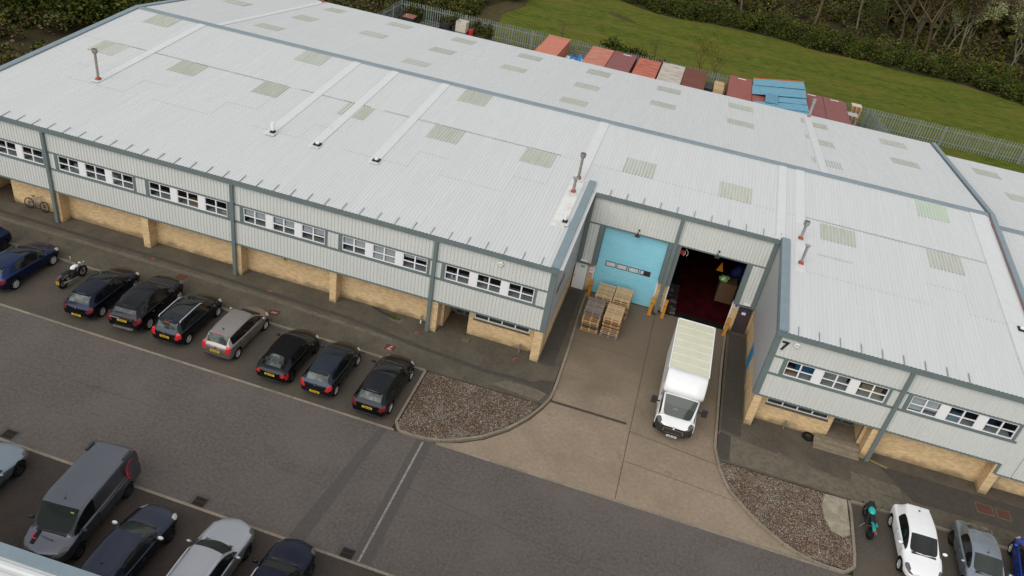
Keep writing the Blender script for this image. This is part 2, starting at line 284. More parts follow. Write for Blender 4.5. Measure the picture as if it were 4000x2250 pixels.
for pts in [[(-30,-11.4),(-16,-11.3),(-16,-11.27),(-30,-11.36)],[(-3.2,-11.2),(6,-12.2),(14,-12.6),(14,-12.56),(6,-12.15),(-3.2,-11.17)]]:
    sheet('road_seam', pts, .004, m_asph2)
# kerbs made of stones
stone = MB().box(-.45,.45,-.06,.06,0,1).mesh('kerb_stone', m_kerb)
def kerb(name, pts, h, w=.12, step=.9, m=None):
    root = struct(obj(name, None))
    P = [Vector((x,y,0)) for x,y in pts]; ln = [0]
    for a, b in zip(P, P[1:]): ln.append(ln[-1]+(b-a).length)
    def at(t):
        for i in range(len(P)-1):
            if t <= ln[i+1] or i == len(P)-2: return P[i].lerp(P[i+1], (t-ln[i])/max(1e-6, ln[i+1]-ln[i]))
    n = max(1, round(ln[-1]/step))
    for i in range(n):
        a, b = at(ln[-1]*i/n), at(ln[-1]*(i+1)/n); d = b-a
        o = obj('kerb_stone', stone, root, (a+b)/2 + Vector((0,0,-.1+random.uniform(-.002,.002))), (0,0,math.atan2(d.y,d.x)), ((d.length-.012)/.9, w/.12, h+.1))
    return root
kerb('flush_kerb', [(-30,-8.02),(-5.2,-8.08)], .012, .13)
kerb('flush_kerb', [(-3.05,-8.10),(16.0,-8.14)], .012, .13)
kerb('flush_kerb', [(-25,-15.60),(-3.4,-15.66),(6,-15.68)], .012, .13)
kerb('pavement_kerb', [(-35,-3.27),(-5.4,-3.36)], .115, .12)
kerb('pavement_kerb', [(16.75,-3.46),(27,-3.48)], .115, .12)
L_isl = [(-5.38,-3.4),(-5.30,-7.7),(-5.2,-7.95),(-4.93,-8.10),(-3.9,-8.13),(-3.02,-7.94),(-2.11,-7.48),(-1.07,-6.74),(-.15,-5.74),(.61,-4.5),(1.07,-3.37),(1.32,-2.54),(1.34,-1.3),(1.28,2.3),(1.15,5.3),(1.09,8.5)]
kerb('island_kerb', L_isl, .115, .13, .7)
R_isl = [(10.05,8.5),(9.98,3.95),(10.02,-.48),(10.03,-2.6),(10.36,-4.12),(10.86,-5.26),(12.03,-6.59),(13.37,-7.56),(14.41,-8.03),(16.0,-8.16),(16.45,-7.95),(16.62,-7.5),(16.70,-4.2),(16.66,-3.5)]
kerb('island_kerb', R_isl, .115, .13, .7)
LI = [(-5.25,-3.38),(-2.16,-3.36),(.95,-3.3),(.5,-4.5),(-.25,-5.68),(-1.15,-6.65),(-2.17,-7.38),(-3.05,-7.83),(-3.9,-8.03),(-4.9,-8.0),(-5.17,-7.75)]
RI = [(10.3,-3.5),(16.55,-3.5),(16.58,-7.5),(16.3,-7.95),(14.45,-7.93),(13.43,-7.47),(12.11,-6.52),(10.96,-5.22),(10.47,-4.1)]
sheet('pebble_bed', LI, .085, m_soil, .1); sheet('pebble_bed_right', RI, .085, m_soil, .1)
def inpoly(x, y, P):
    c = False; j = len(P)-1
    for i in range(len(P)):
        if (P[i][1] > y) != (P[j][1] > y) and x < (P[j][0]-P[i][0])*(y-P[i][1])/(P[j][1]-P[i][1])+P[i][0]: c = not c
        j = i
    return c
CP = [(15.5,-3.55),(16.55,-3.5),(16.52,-5.8),(16.2,-6.05),(15.65,-5.9),(15.38,-5.2),(15.3,-4.4)]
def pebbles(name, poly, n):
    xs = [p[0] for p in poly]; ys = [p[1] for p in poly]; V = []; F = []; k = 0
    base = np.array([(1,0,0),(.5,.87,0),(-.5,.87,0),(-1,0,0),(-.5,-.87,0),(.5,-.87,0),(.3,.2,.8),(-.35,-.1,.75)])
    fc = [(0,1,6),(1,2,6),(2,7,6),(2,3,7),(3,4,7),(4,5,7),(5,6,7),(5,0,6)]
    while k < n:
        x, y = random.uniform(min(xs),max(xs)), random.uniform(min(ys),max(ys))
        if not inpoly(x,y,poly) or inpoly(x,y,CP): continue
        r = random.uniform(.014,.032) if random.random() < .95 else random.uniform(.035,.055); a = random.uniform(0,PI); ca, sa = math.cos(a), math.sin(a)
        q = base*np.array([r, r*random.uniform(.6,1), r*random.uniform(.5,.9)]); X = q[:,0]*ca-q[:,1]*sa+x; Y = q[:,0]*sa+q[:,1]*ca+y
        V += list(zip(X.tolist(), Y.tolist(), (q[:,2]+.083).tolist())); F += [tuple(i+8*k for i in f) for f in fc]; k += 1
    me = bpy.data.meshes.new(name); me.from_pydata(V, [], F); me.materials.append(m_peb); return stuff(obj(name, me))
pebbles('pebbles', LI, 12000); pebbles('pebbles', RI, 14000)
struct(MB().prism(CP, .05, .12).build('concrete_patch', mat('pale_cement', (.36,.32,.25), .9, c2=(.22,.19,.14), sc=3.5, amt=.8)))
# gullies, drain, manholes, setts
def gully(loc, rz, label):
    t = thing('road_gully', label, 'drain', loc, rz, 'gully grates along the lower kerb')
    b = MB(); b.box(-.27,.27,-.24,-.21,0,.015); b.box(-.27,.27,.21,.24,0,.015); b.box(-.27,-.24,-.21,.21,0,.015); b.box(.24,.27,-.21,.21,0,.015); b.box(-.24,.24,-.012,.012,0,.013); b.build('frame', m_steelr, t)
    bm = MB().box(-.011,.011,-.2,.2,0,.011).mesh('bar', m_steelr)
    for i in range(7): obj('bar', bm, t, (-.2+i*.067,0,0))
    MB().box(-.24,.24,-.21,.21,.0,.003).build('pit', m_arch, t)
    struct(MB().box(-.45,.42,-.33,.36,.0,.001).build('gully_surround', m_asph2, None)).location = (loc[0],loc[1],.004)
m_steelr = mat('rusty_iron', (.06,.045,.038), .8, .0, c2=(.03,.025,.02), sc=12, amt=.5)
gully((-20.1,-15.25,.006), 0, 'iron gully grate nearest the silver blue sports car'); gully((-10.8,-15.33,.006), 0, 'iron gully grate in the road between the dark saloon and the silver estate')
gully((-4.14,-15.36,.006), 0, 'iron gully grate beside the end of the row of pale setts')
t = thing('channel_drain', 'long dark channel drain crossing the left half of the concrete drive', 'drain', (1.36,-2.7,.0))
MB().box(0,4.08,-.10,-.065,0,.012).build('edge', m_plite, t); MB().box(0,4.08,.065,.10,0,.012).build('edge', m_plite, t)
gm = MB().box(-.2,.2,-.062,.062,0,.009).mesh('grating', m_steelr)
for i in range(10): obj('grating', gm, t, (.205+i*.408,0,0))
def manhole(x, y, sx, sy_, label, rz=0, mark=None):
    t = thing('manhole_cover', label, 'manhole cover', (x,y,.108), rz)
    MB().box(-sx/2-.05,sx/2+.05,-sy_/2-.05,sy_/2+.05,-.01,.004).build('frame', m_plite, t)
    MB().box(-sx/2,sx/2,-sy_/2,sy_/2,0,.010).build('cover', mat('red_iron', (.12,.058,.042), .85, c2=(.08,.045,.035), sc=10, amt=.5), t)
    if mark: text('mark', mark, .5, mat('pink_spray', (.55,.25,.26), .8), t, (0,0,.013), (0,0,PI), .001, .02)
manhole(-21.0,-1.75,.62,.55,'rusty manhole cover in the pavement ahead of the black SUV'); manhole(-14.75,-2.45,.65,.55,'rusty manhole cover with worn pink paint by the beige hatchback', .1, '~')
manhole(-7.8,-2.42,.62,.52,'rusty manhole cover with a bright pink 7 sprayed on it', 0, '7')
manhole(23.5,-1.15,.75,.6,'left of two rusty manhole covers behind the silver coupe'); manhole(24.4,-1.15,.6,.6,'right of two rusty manhole covers behind the silver coupe')
t = struct(obj('sett_line', None, None, (0,0,0)))
sm = MB().lathe([(0,.012),(.055,.012),(.065,0)], 8).mesh('sett', mat('pale_sett', (.29,.275,.25), .85, c2=(.2,.19,.17), sc=12, amt=.5, objrand=.15))
for i in range(62): obj('sett', sm, t, (-3.64+.06*i/61, -8.3-7.2*i/61, .004), (0,0,random.random()), (1,.85,1))
for i,(x,y,ln,rz) in enumerate([(-23.5,-.9,.3,.1),(-16.0,-.7,.3,0),(-7.0,-.55,.35,1.2),(-1.3,-.3,.4,1.0),(13.3,-1.6,.25,.3),(10.2,-1.3,.25,1.4)]):
    o = MB().box(-ln/2,ln/2,-.02,.02,0,.002).box(-ln/4,ln/4,.04,.07,0,.002).build('spray_mark', mat('red_spray', (.45,.10,.10), .8)); o.location = (x,y,.111); o.rotation_euler.z = rz
    struct(o)
# ------------------------------------------------------------------ warehouse
def corr(name, w, L, slope, m, pitch=.2, dep=.019, axis='roof', thick=.006):
    """corrugated sheet: ribs along its length. roof: runs along +y rising by slope; wall: runs along +z, ribs proud towards -y"""
    prof = []; n = round(w/pitch)
    for i in range(n):
        x = i*pitch; prof += [(x,0),(x+pitch*.42,0),(x+pitch*.56,dep),(x+pitch*.86,dep)]
    prof.append((w,0)); b = MB(); k = len(prof)
    if axis == 'roof':
        vs = [(x,0,h) for x,h in prof]+[(x,L,h+slope*L) for x,h in prof]+[(x,0,h-thick*2) for x,h in prof]
        b.add(vs, [(i,i+1,k+i+1,k+i) for i in range(k-1)]+[(2*k+i,2*k+i+1,i+1,i) for i in range(k-1)])
    else:
        prof = [(x,h*1.9) for x,h in prof]; vs = [(x,-h,0) for x,h in prof]+[(x,-h,L) for x,h in prof]
        b.add(vs, [(i,i+1,k+i+1,k+i) for i in range(k-1)])
    return b.mesh(name, m)
MESHC = {}
def rsheet(L, slope, m=None, w=1.0, nm='roof_sheet'):
    key = (nm, round(L,3), slope > 0, w, (m or m_roof).name)
    if key not in MESHC: MESHC[key] = corr(nm, w, L, slope, m or m_roof)
    return MESHC[key]
def build_roof(root, x0, x1, dz, cut=None, laps=(), shortlap=(), Hh=H):
    n = round(x1-x0); st = (x1-x0)/n
    for i in range(n):
        x = x0+i*st; ys = -.12
        if cut and cut[0]-.5 < x < cut[1]-.5: ys = cut[2]-.12
        segs = [ys]
        for a, b, y in shortlap:
            if a <= x+.5 <= b and y > ys+1: segs.append(y)
        if 11.55 > ys+1: segs.append(11.55)
        segs = sorted(segs)+[RY]
        for a, b in zip(segs, segs[1:]):
            e = b + (.0 if b == RY else .1)
            obj('roof_sheet', rsheet(e-a, S), root, (x, a, H+S*a+dz+(.0 if a == ys else .006)), None, (st,1,1))
            if a != ys: obj('lap_seam', MESHC.setdefault('lap', MB().box(0,1,-.035,.0,0,.006).mesh('lap_seam', m_lap)), root, (x, a, H+S*a+dz+.001), None, (st,1,1))
        for a, b in ((RY, 26.0), (26.0, EY+.12)):
            obj('roof_sheet', rsheet(b-a, -SB), root, (x, a, ZR-SB*(a-RY)+dz+(.010 if a == RY else 0)), None, (st,1,1))
SL = [(-34.5,-33.5,7.75),(-29.5,-27.5,7.75),(-23.3,-21.3,7.75),(-33.2,-29.5,5.75),(-27.2,-23.3,5.75),(-21.1,-17.2,5.75),(-15,-11.1,5.75),(-17.2,-15.9,7.75),(-8.9,-4.9,5.75),(-11,-9,7.75),(-4.8,-2.9,7.75),(12.5,15.6,5.75),(15.6,19.5,5.70),(13.4,15.5,7.75),(19.6,21.6,7.75),(21.6,23.5,5.75)]
wh = thing('warehouse', 'long white-roofed industrial warehouse with grey cladding over buff brick, numbered 7', 'warehouse')
build_roof(wh, XL+.1, LX-.13, 0, (0, XR, D), (), SL)
def skylight(root, x, y0, L, back=False, green=False, w=2.0, dz=0):
    z = (H+S*y0) if not back else ZR-SB*(y0-RY)
    t = obj('rooflight', rsheet(L, -SB if back else S, m_grpg if green else m_grp, w, 'rooflight'), root, (x, y0, z+.022+dz))
    if not back: obj('lap_seam', MESHC.setdefault('lapg', MB().box(0,1,-.05,.0,0,.004).mesh('lap_seam', m_lap)), root, (x,y0,z+.002+dz), None, (w,1,1))
for x, y0, L, w in [(-35.6,15.7,1.9,2),(-35.5,9.75,1.85,2),(-29.45,9.75,1.75,2),(-23.4,15.65,1.9,2),(-23.25,9.72,1.85,1.8),(-17.2,9.75,1.7,.6),(-16.1,9.72,1.75,.8),(-11.1,15.6,1.9,2),(-11.05,9.68,1.85,2),(-4.92,9.68,1.75,2),(1.2,11.6,1.9,2),(7.3,11.56,1.88,2),(13.47,9.58,1.75,2),(19.55,9.56,1.9,2)]:
    skylight(wh, x, y0, L, w=w)
skylight(wh, 19.55, 15.45, 1.95, green=True)
for x, ya, yb, w in [(-35.8,26,27.7,2),(-29.6,20.6,22.1,2),(-29.5,26.3,28.1,1.8),(-29.5,32.2,33.8,1.6),(-23.45,32.3,33.8,2),(-23.4,26.4,28.0,2),(-17.3,20.5,22.1,2),(-17.3,26.4,28.0,2),(-17.3,32,33.7,2),(-11.1,31.75,33.4,2),(-11.1,26,27.65,2),(-4.95,31.7,33.65,2),(-4.95,25.85,27.5,2),(-4.92,20.2,21.85,2),(1.2,31.6,33.3,2),(1.2,25.85,27.4,2),(7.28,31.5,33.2,2),(7.28,25.8,27.4,2),(14.2,31.5,33.1,1.2),(14.15,25.8,27.4,1.2),(14.1,20.2,21.8,1.2),(19.6,31.3,33,2),(19.6,25.7,27.3,2),(13.3,32.2,33.6,.2),(13.3,27,28.2,.2),(13.3,20.4,21.9,.4)]:
    skylight(wh, x, ya, yb-ya, True, w=w)
def strip(x, y0, y1, w, m=m_rstrip, back=False, up_=.05, dz=0):
    za = (H+S*y0 if not back else ZR-SB*(y0-RY))+dz; zb = (H+S*y1 if not back else ZR-SB*(y1-RY))+dz
    n = max(1, round((y1-y0)/3.0)); b = MB()
    for i in range(n):
        a, c = y0+(y1-y0)*i/n, y0+(y1-y0)*(i+1)/n+.02; p, q = za+(zb-za)*i/n, za+(zb-za)*(i+1)/n; o = .003*(n-i)
        b.hull([(x-w/2,a,p),(x+w/2,a,p),(x+w/2,a,p+up_+o),(x-w/2,a,p+up_+o)], [(x-w/2,c,q),(x+w/2,c,q),(x+w/2,c,q+up_+o),(x-w/2,c,q+up_+o)])
    return b.build('flashing_strip', m, wh)
for x, y0 in [(-31.87,6.0),(-19.4,5.2),(-16.45,5.1),(-12.6,5.1)]: strip(x, y0, 17.6, .55)
strip(-1.02, 9.0, 17.6, .62); strip(-1.0, 3.7, 9.1, .75, m_rust); strip(11.15, 8.5, 17.6, .5); strip(12.27, 5.6, 17.6, .56); strip(23.55, -.05, 17.6, 1.0)
strip(-31.0, 18.2, 35.2, .5, back=True); strip(13.9, 18.2, 34.8, .55, back=True)
# ridge and verge caps
def sloped(root, nm, x0, x1, y0, y1, lo, hi, m, dz=0):
    z = lambda y: (H+S*y if y <= RY+1e-6 else ZR-SB*(y-RY))+dz
    return MB().hull([(x0,y0,z(y0)+lo),(x1,y0,z(y0)+lo),(x1,y0,z(y0)+hi),(x0,y0,z(y0)+hi)], [(x0,y1,z(y1)+lo),(x1,y1,z(y1)+lo),(x1,y1,z(y1)+hi),(x0,y1,z(y1)+hi)]).build(nm, m, root)
def ridge(root, x0, x1, dz=0):
    n = round((x1-x0)/3); st = (x1-x0)/n
    for i in range(n):
        a, b = x0+i*st, x0+(i+1)*st; o = .002*(i % 2)
        MB().hull([(a,RY-.30,ZR-.30*S+.045+dz+o),(a,RY-.29,ZR-.3*S+.075+dz+o),(a,RY,ZR+.10+dz+o),(a,RY+.29,ZR-.3*S+.075+dz+o),(a,RY+.30,ZR-.3*S+.045+dz+o),(a,RY,ZR+.0+dz)],
                  [(b,RY-.30,ZR-.30*S+.045+dz+o),(b,RY-.29,ZR-.3*S+.075+dz+o),(b,RY,ZR+.10+dz+o),(b,RY+.29,ZR-.3*S+.075+dz+o),(b,RY+.30,ZR-.3*S+.045+dz+o),(b,RY,ZR+.0+dz)]).build('ridge_cap', m_cap, root)
    MB().box(x0,x1,RY-.275,RY-.26,ZR-.03+dz,ZR+.02+dz).build('ridge_filler', m_lap, root)
ridge(wh, XL+.3, LX-.1)
sloped(wh, 'verge_cap', XL-.06, XL+.34, -.16, RY, .02, .11, m_cap); sloped(wh, 'verge_cap', XL-.06, XL+.34, RY, EY+.15, .02, .11, m_cap)
sloped(wh, 'verge_cap', LX-.02, LX+.30, -.16, RY, -.05, .14, m_cap); sloped(wh, 'verge_cap', LX-.02, LX+.30, RY, EY+.15, -.05, .14, m_cap)
sloped(wh, 'verge_upstand', LX-.06, LX-.02, -.16, RY, -.02, .05, mat('old_red_sealant', (.30,.16,.14), .8)); 
sloped(wh, 'verge_cap', -.36, .07, -.18, D+.85, .05, .14, m_cap); sloped(wh, 'verge_cap', XR-.03, XR+.42, -.18, D-.0, .05, .14, m_cap)
sloped(wh, 'verge_edge', .04, .075, -.18, D, -.22, .05, m_cap); sloped(wh, 'verge_edge', XR-.075, XR-.035, -.18, D, -.22, .05, m_trim)
# gutters, eaves brackets
def gutter(root, x0, x1, y, z, m=m_trim):
    MB().box(x0,x1,y-.17,y-.02,z-.30,z-.29).box(x0,x1,y-.185,y-.17,z-.30,z+.0).box(x0,x1,y-.02,y-.005,z-.30,z-.06).build('gutter', m, root)
    MB().box(x0,x1,y-.005,y+.05,z-.16,z-.012).build('eaves_filler', m_black, root)
gutter(wh, XL-.05, .06, -.0, H); gutter(wh, XR-.06, LX+.1, -.0, H); gutter(wh, .09, XR-.09, D, H+S*D)
MB().box(XL,LX,EY,EY+.14,zroof(EY)-.2,zroof(EY)-.03).build('rear_gutter', m_lap, wh)
bk = MB().hull([(-.02,-.2,-.01),(.02,-.2,-.01),(.02,-.2,.012),(-.02,-.2,.012)], [(-.02,.52,.10),(.02,.52,.10),(.02,.52,.12),(-.02,.52,.12)]).mesh('gutter_bracket', mat('bracket_grey', (.20,.23,.23), .6))
for i in range(58):
    x = -37.2+i*1.008
    if x < -.05: obj('gutter_bracket', bk, wh, (x,0,H))
    elif .1 < x < 11.2: obj('gutter_bracket', bk, wh, (x,D,H+S*D))
    elif 11.7 < x < 24.2: obj('gutter_bracket', bk, wh, (x,0,H))
# wall cladding
def wsheet(h, w=1.0, m=None):
    k = ('wall', round(h,3), w)
    if k not in MESHC: MESHC[k] = corr('cladding_panel', w, h, 0, m or m_clad, axis='wall')
    return MESHC[k]
def clad(root, x0, x1, y, z0, z1, nm='cladding_panel'):
    n = max(1, round(x1-x0)); st = (x1-x0)/n
    nr = max(1, round(st/.2))
    for i in range(n): obj(nm, wsheet(z1-z0, round(nr*.2,2)), root, (x0+i*st, y, z0), None, (st/(nr*.2),1,1))
WZ0, WZ1 = 3.78, 4.70
def trimbox(root, x0, x1, y0, y1, z0, z1, nm='trim', m=None): return MB().box(x0,x1,y0,y1,z0,z1).build(nm, m or m_trim, root)
pane = MB().box(-.5,.5,-.004,.004,-.5,.5).mesh('pane', m_glass)
def window(root, x0, x1, y, z0, z1, cols=2, rows=2, blinds=None, split=None, fm=None):
    fm = fm or m_white; f = .05; b = MB()
    b.box(x0,x1,y,y+.07,z0,z0+f).box(x0,x1,y,y+.07,z1-f,z1).box(x0,x0+f,y+.001,y+.069,z0+f,z1-f).box(x1-f,x1,y+.001,y+.069,z0+f,z1-f)
    xs = [x0+f+(x1-x0-2*f)*i/cols for i in range(cols+1)]; zs = [z0+f, split or (z0+z1)/2, z1-f] if rows == 2 else [z0+f, z1-f]
    for x in xs[1:-1]: b.box(x-.036,x+.036,y-.004,y+.065,z0+f,z1-f)
    for z in zs[1:-1]: b.box(x0+f,x1-f,y-.002,y+.06,z-.026,z+.026)
    w = b.build('window', fm, root)
    for i in range(cols):
        for j in range(rows):
            cx, cz = (xs[i]+xs[i+1])/2, (zs[j]+zs[j+1])/2
            obj('pane', pane, w, (cx,y+.035,cz), (0,0,0), (xs[i+1]-xs[i]-.04,1,zs[j+1]-zs[j]-.02))
            if blinds and blinds[j*cols+i] > 0:
                k = blinds[j*cols+i]; hh = (zs[j+1]-zs[j]); MB().box(xs[i]+.03,xs[i+1]-.03,y+.10,y+.11,zs[j+1]-hh*k,zs[j+1]+.02).build('blind', m_blind, w)
    return w
BL = {(-17.96,0):[0,0,.95,.95],(-17.96,1):[0,0,.9,.95],(-17.96,2):[0,0,.95,.9],(-11.96,0):[.25,.1,.95,.95],(-11.96,1):[1,1,1,1],(-11.96,2):[0,0,.55,.5],(18.34,0):[.9,.5,1,.95],(-23.92,0):[.6,.7,.9,.9],(-23.92,1):[0,0,0,0],(12.25,2):[0,0,0,0],(-5.96,0):[0,0,0,0],(-29.9,0):[0,0,.5,0],(-29.9,1):[0,0,0,.6]}
def unit(root, x0, key, dz=0, w=4.98):
    seg = [(0,1.41),(1.79,3.17),(3.55,w)]
    for k, (a, b) in enumerate(seg):
        window(root, x0+a, x0+b, -.002, WZ0+dz, WZ1+dz, blinds=BL.get((key,k)), split=WZ0+dz+.45)
    for a, b in ((1.41,1.79),(3.17,3.55)): MB().box(x0+a+.001,x0+b-.001,-.012,.05,WZ0+dz,WZ1+dz).build('infill_panel', m_white, root)
    MB().box(x0,x0+w,.11,.62,WZ0-.07+dz,WZ0-.03+dz).build('inner_sill', m_sill, root)
    trimbox(root, x0-.2, x0-.001, -.045, .06, WZ0-.05+dz, WZ1+.02+dz); trimbox(root, x0+w+.001, x0+w+.14, -.045, .06, WZ0-.05+dz, WZ1+.02+dz)
def front(root, x0, x1, units, dz=0, zc=ZC, top=H, step=0):
    clad(root, x0, x1, 0, WZ1+.11+dz, top-.20+dz); clad(root, x0, x1, 0, zc+.07, WZ0-.13+dz)
    trimbox(root, x0, x1, -.05, .05, WZ1+.02+dz, WZ1+.10+dz); trimbox(root, x0, x1, -.05, .05, WZ0-.15+dz, WZ0-.02+dz); trimbox(root, x0, x1, -.05, .05, zc-.02, zc+.07)
    xs = x0
    for u in units:
        a = max(x0, u-.2)
        if a-xs > .1: clad(root, xs, a, .0, WZ0-.02+dz, WZ1+.02+dz)
        unit(root, u, u, dz); xs = u+4.98+.14
    if x1-xs > .1: clad(root, xs, x1, .0, WZ0-.02+dz, WZ1+.02+dz)
    # inner structure: lining walls, soffit, office floor and back wall
    MB().box(x0,x1,.06,.10,WZ1+.03+dz,top-.2+dz).box(x0,x1,.06,.10,zc,WZ0-.08+dz).build('inner_lining', m_room, root)
    MB().box(x0,x1,.0,.80,zc-.06,zc-.02).build('soffit', m_mortar, root)
    MB().box(x0,x1,.1,5.0,2.85+dz,2.95+dz).box(x0,x1,4.9,5.0,2.95+dz,5.9+dz).box(x0,x1,.1,5.0,5.5+dz,5.6+dz).build('office_room', m_room, root)
    x = x0+.8
    while x < x1-1.6:
        MB().box(x,x+1.5,.5,1.15,3.62+dz,3.66+dz).build('desk', m_desk, root); x += random.choice([1.6,1.9,2.4,3.0])
front(wh, XL, 0-.28, [-35.9,-29.92,-23.94,-17.96,-11.96,-5.96]); front(wh, XR+.28, 23.6, [12.25,18.34])
clad(wh, 23.6, LX, 0, ZC-.60, H-.2)
trimbox(wh, 23.48, 23.6, -.06, .06, ZC-.62, ZC+.05); trimbox(wh, 23.6, LX, -.05, .05, ZC-.67, ZC-.60)
# corner trims
trimbox(wh, -.28, .03, -.05, .06, ZC-.02, H-.2); trimbox(wh, .0, .035, .06, .16, ZC, H-.2)
trimbox(wh, XR-.03, XR+.28, -.05, .06, ZC-.02, H-.2); trimbox(wh, XR-.035, XR, .06, .16, ZC, H-.2)
# items on office sills and desks
for x, y, z, sx, sy_, sz, m in [(-16.9,.55,3.66,.22,.2,.2,m_carton),(-21.6,.35,3.74,1.0,.3,.3,m_carton),(-8.4,.6,3.66,.25,.2,.22,m_carton),(-7.5,.6,3.66,.6,.2,.12,m_blackp),(-8.9,.55,3.66,.4,.25,.08,m_blackp),(12.4,.35,3.74,.7,.3,.12,m_carton),(12.9,.8,3.7,1.3,.3,.75,mat('blue_plastic',(.03,.20,.45),.5)),(14.3,.9,3.7,1.2,.3,.8,m_sill),(16.1,.45,3.72,1.0,.4,.55,mat('beige_box',(.45,.36,.25),.8)),(20.2,.45,3.72,.9,.3,.25,mat('pale_blue_wrap',(.25,.45,.6),.5)),(22.2,.9,3.72,.5,.3,.6,mat('navy_cloth',(.03,.05,.16),.9)),(-13.9,.5,3.66,.3,.2,.12,mat('lime_box',(.25,.42,.02),.6)),(-5.7,.35,3.74,.1,.1,.2,m_white),(-5.45,.35,3.74,.1,.1,.2,m_white),(-26.8,.5,3.66,.4,.3,.5,m_white),(-29.4,.6,3.66,.35,.2,.4,m_desk),(-20.4,1.2,3.9,.8,.3,.6,mat('dark_red_cloth',(.10,.01,.015),.8)),(-19.6,.4,3.74,.9,.25,.12,m_desk),(-3.9,.5,3.74,.2,.1,.45,m_steel)]:
    MB().box(x,x+sx,y,y+sy_,z,z+sz).build('office_item', m, wh)
# downpipes
def downpipe(root, x, y, z0, z1, w=.2):
    MB().box(x-w/2,x+w/2,y-.16,y-.03,z0,z1).build('downpipe', m_trim, root)
for x in (-6.57,-18.57,-30.6): downpipe(wh, x, -.04, .12, H-.29)
downpipe(wh, 17.8, -.04, .12, H-.29); downpipe(wh, 5.6, D-.05, 0.05, H+S*D-.28, .22)
MB().box(5.42,5.62,D-.27,D-.1,.0,.12).build('downpipe_shoe', m_blackp, wh)
# recess front
zt = H+S*D
clad(wh, .32, XR-.30, D, 5.10, zt-.2); clad(wh, .32, .95, D, ZC+.04, 5.0); clad(wh, 10.25, XR-.30, D, ZC+.04, 5.0)
trimbox(wh, .32, XR-.3, D-.05, D+.05, 5.02, 5.10); trimbox(wh, .04, .32, D-.06, D+.05, ZC, zt-.2); trimbox(wh, XR-.30, XR-.04, D-.06, D+.05, ZC, zt-.2)
trimbox(wh, .95, 1.26, D-.045, D+.3, ZC-.02, 5.02); trimbox(wh, 5.22, 5.98, D-.04, D+.3, ZC-.02, 5.02); trimbox(wh, 9.93, 10.25, D-.045, D+.3, ZC-.02, 5.02)
trimbox(wh, .04, 1.0, D-.05, D+.05, ZC-.08, ZC); trimbox(wh, 10.2, XR-.04, D-.05, D+.05, ZC-.08, ZC)
trimbox(wh, 1.26, 5.22, D+.02, D+.06, 4.98, 5.02)
for x in (5.72,5.80): MB().box(x,x+.03,D-.06,D-.04,ZC,4.9).build('guide_rail', m_steel, wh)
for x in (1.22,5.24,5.95,9.95): MB().box(x-.04,x+.04,D+.24,D+.34,.05,ZC-.03).build('jamb', m_white, wh)
# blue sectional door
dr = MB().box(1.26,5.22,D+.40,D+.44,.02,.08).build('sectional_door', m_blackp, wh)
nb = 9; hh = 4.98/nb
for i in range(nb):
    z0 = .06+i*hh*.985
    b = MB(); zs = [z0, z0+hh*.33, z0+hh*.66, z0+hh*.97]
    for a, c in zip(zs, zs[1:]): b.box(1.28,5.20,D+.33,D+.40,a+.006,c-.006)
    b.box(1.28,5.20,D+.345,D+.39,z0,z0+hh*.97); b.build('door_panel', m_door, dr)
for i, x in enumerate((1.80,2.52,3.26,4.0)):
    f = MB().box(x,x+.66,D+.31,D+.34,2.20,2.24).box(x,x+.66,D+.31,D+.34,2.52,2.56).box(x,x+.04,D+.31,D+.34,2.24,2.52).box(x+.62,x+.66,D+.31,D+.34,2.24,2.52).build('door_window', m_blackp, dr)
    MB().box(x+.04,x+.62,D+.315,D+.325,2.24,2.52).build('pane', m_blackp if i == 3 else m_desk, f)
    if i == 3: MB().box(x+.04,x+.22,D+.310,D+.314,2.27,2.52).build('patch', m_desk, f)
# floodlights over the doors
for x in (3.27,8.1):
    l = MB().box(x-.14,x+.14,D-.30,D-.12,4.98,5.06).box(x-.02,x+.02,D-.16,D-.05,5.02,5.22).build('floodlight', m_blackp, wh)
    MB().box(x-.01,x+.09,D-.12,D-.04,5.30,5.40).build('sensor', m_blackp, l)
# brick walls
def bricks_at(x0, x1, z0, z1, face, out, holes=(), axis='x', sign=-1):
    """brick boxes on the wall face; axis x: wall runs along x at y=face facing -y"""
    r = 0; z = z0
    while z+.066 <= z1:
        x = x0 - (.1125 if r % 2 else 0)
        while x < x1-.02:
            segs = [(max(x,x0), min(x+.215,x1))]
            for h in holes:
                if h[2] < z+.03 < h[3]:
                    segs = [q for a, b in segs for q in ((a,min(b,h[0])),(max(a,h[1]),b)) if q[1]-q[0] > .02]
            for a, b in segs:
                if b-a > .03: out.append((a,b,z,z+.065,face,axis,sign))
            x += .225
        z += .075; r += 1
def wall(root, x0, x1, y, z0, z1, holes=(), t=.2):
    """solid wall with rectangular holes, runs along x, front at y"""
    b = MB(); xs = sorted({x0,x1,*[h[0] for h in holes],*[h[1] for h in holes]}); zs = sorted({z0,z1,*[h[2] for h in holes],*[h[3] for h in holes]})
    for xa, xb in zip(xs, xs[1:]):
        for za, zb in zip(zs, zs[1:]):
            if not any(h[0] <= (xa+xb)/2 <= h[1] and h[2] <= (za+zb)/2 <= h[3] for h in holes): b.box(xa,xb,y,y+t,za,zb)
    return b.build('brick_wall', m_mortar, root)
BW = .75; far, near = [], []
holesL = [(-36.3,-34.45,0,2.2),(-5.93,-4.47,0,2.2),(-4.16,-.94,1.25,2.2)]
wall(wh, XL, -.05, BW, 0, ZC-.02, holesL); bricks_at(XL, -.06, .02, ZC-.04, BW, far, holesL)
holesR = [(12.2,15.45,1.28,2.2),(15.72,17.25,.0,2.2)]
wR = wall(wh, XR+.12, 24.3, BW, 0, ZC-.02, holesR); bricks_at(XR+.14, 24.3, .02, ZC-.04, BW, near, holesR)
